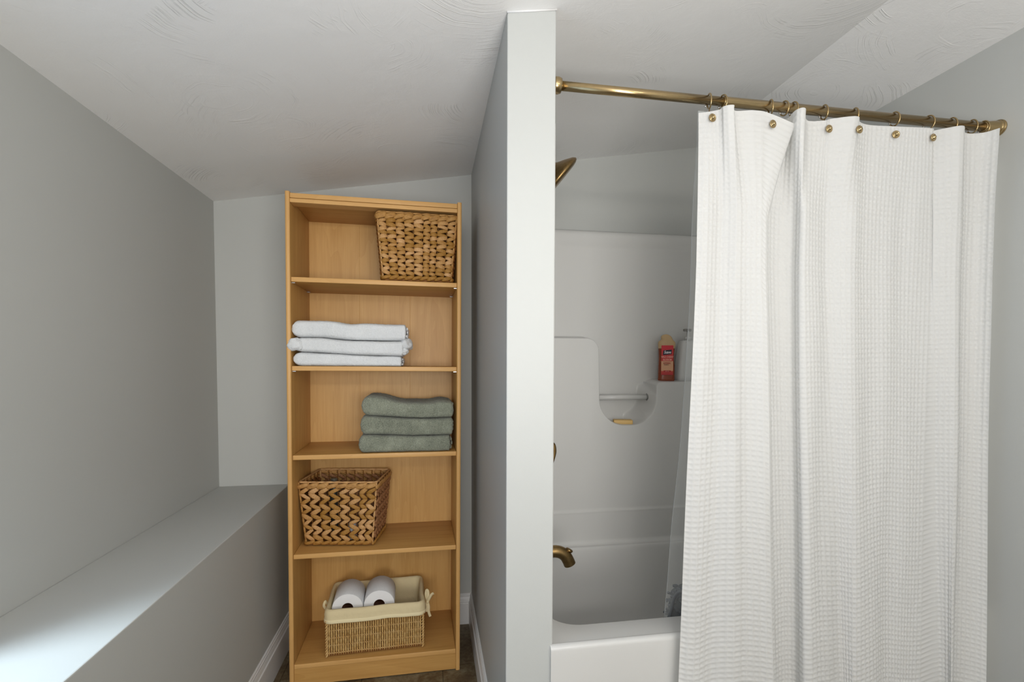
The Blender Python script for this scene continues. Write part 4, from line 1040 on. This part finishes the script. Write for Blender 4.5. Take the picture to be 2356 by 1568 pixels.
# clear liner inside the tub
def liner():
    a0 = P(1604, 256, 1, 1.130); a1 = P(1572, 870, 1, 1.178); a2 = P(1527, 1430, 1, 1.195)
    nz, nx = 90, 160; X = np.zeros((nx, nz, 3)); z0, z1 = a0[2], 0.30
    for j in range(nz):
        v = j / (nz - 1); z = z0 * (1 - v) + z1 * v
        le = np.interp(z, [0.3, a2[2], a1[2], a0[2]], [a2[0] - 0.004, a2[0], a1[0], a0[0]]); yc = np.interp(z, [0.3, a2[2], a1[2], a0[2]], [1.212, 1.197, 1.165, 1.128])
        re = 1.44
        for i in range(nx):
            u = i / (nx - 1); x = le + (re - le) * u
            y = yc + 0.006 * math.sin(u * 34 + 0.6) * min(1, u * 12) * (0.5 + v * 0.5) + 0.003 * math.sin(u * 71) * min(1, u * 10)
            X[i, j] = (x + 0.0015 * math.sin(z * 16) * (1 - u), y, z)
    o = grid_mesh('liner_sheet', X, M_LINER, None); o.name = 'curtain_liner'
    tag(o, 'clear vinyl liner hanging inside the tub behind the waffle curtain', 'curtain liner')
    t = tube('side_hem', [tuple(X[0, j]) for j in range(0, nz)], 0.0007, M_LINERHEM, o, 6)
    X2 = X[:9, :3].copy(); X2 = np.stack([np.linspace(X[0, 0], X[9, 0], 8), np.linspace(X[0, 0], X[9, 0], 8) - np.array([0, 0.0, 0.033])], 1); X2[..., 1] -= 0.001
    g = grid_mesh('top_hem', X2, M_LINER, o)
    g2 = grid_mesh('top_hem', X2 + np.array([0, -0.0015, 0]), M_LINER, o)
    return o
liner()

# grey chenille scrubber hanging at the tub edge
def scrubber():
    base = Vector((0.665, 1.222, 0.46)); r = empty('chenille_scrubber', loc=tuple(base)); tag(r, 'grey chenille scrubber with looped cord on the tub edge beside the curtain', 'scrubber')
    q = [P(1538, 1425, 1, 1.20), P(1545, 1395, 1, 1.20), P(1551, 1372, 1, 1.20), P(1563, 1360, 1, 1.20), P(1580, 1360, 1, 1.20)]
    q = [tuple(Vector(v) - base) for v in q]; q = [(q[0][0] - 0.004, q[0][1], q[0][2] - 0.03)] + q + [(q[-1][0] + 0.03, q[-1][1], q[-1][2] - 0.03)]
    c = catmull(np.array(q), np.linspace(0, len(q) - 1, 36)); tube('cord_loop', c, 0.0050, M_GREYCORD, r, 12)
    rs = random.Random(5); g = []
    def noodle(p, d, L, rad=0.0032):
        pts = [p + d * L * t + Vector((0, 0, -0.006)) * t * t for t in np.linspace(0, 1, 6)]
        g.append(tube_geo([tuple(v) for v in pts], [rad * 0.9, rad, rad * 1.05, rad * 1.05, rad, rad * 0.55], 8))
    for k in range(14):
        t = k / 13; p = Vector(c[int(3 + t * 24)]); d = Vector((-0.9 + rs.uniform(-.2, .2), rs.uniform(-.2, .3), 0.35 + t * 0.9)).normalized(); noodle(p + Vector((0, 0.003, 0)), d, rs.uniform(0.012, 0.018))
    for k in range(60):
        p = Vector((rs.uniform(-0.025, 0.075), rs.uniform(0.0, 0.022), rs.uniform(-0.045, 0.040))); d = Vector((rs.uniform(-1, .6), rs.uniform(-1, .2), rs.uniform(-.3, 1))).normalized(); noodle(p, d, rs.uniform(0.012, 0.020))
    for k in range(8):
        p = Vector((rs.uniform(0.0, 0.03), -0.03, -0.010)); d = Vector((rs.uniform(-.6, .6), -0.9, rs.uniform(-.2, .3))).normalized(); noodle(p, d, 0.010)
    V, F = join_geo(g); o = mk('chenille_noodles', V, F, M_GREYCH, r, True); o['kind'] = 'stuff'
    V = [Vector((0.02, 0.015, -0.01))]; blob('core', r, M_GREYCORD, (0.026, 0.014, -0.02), (0.045, 0.008, 0.055), 4, 12, 0)
scrubber()

# ------------------------------------------------------------------ everything to metres
done = set()
for o in list(bpy.data.objects):
    o.location = o.location * K
    if o.type == 'MESH' and o.data.name not in done:
        done.add(o.data.name)
        n = len(o.data.vertices); a = np.empty(n * 3, np.float32); o.data.vertices.foreach_get('co', a)
        o.data.vertices.foreach_set('co', a * K); o.data.update()
for o in LIGHTS:
    l = o.data; l.energy *= K * K
    if l.type == 'AREA': l.size *= K; l.size_y *= K
    else: l.shadow_soft_size *= K
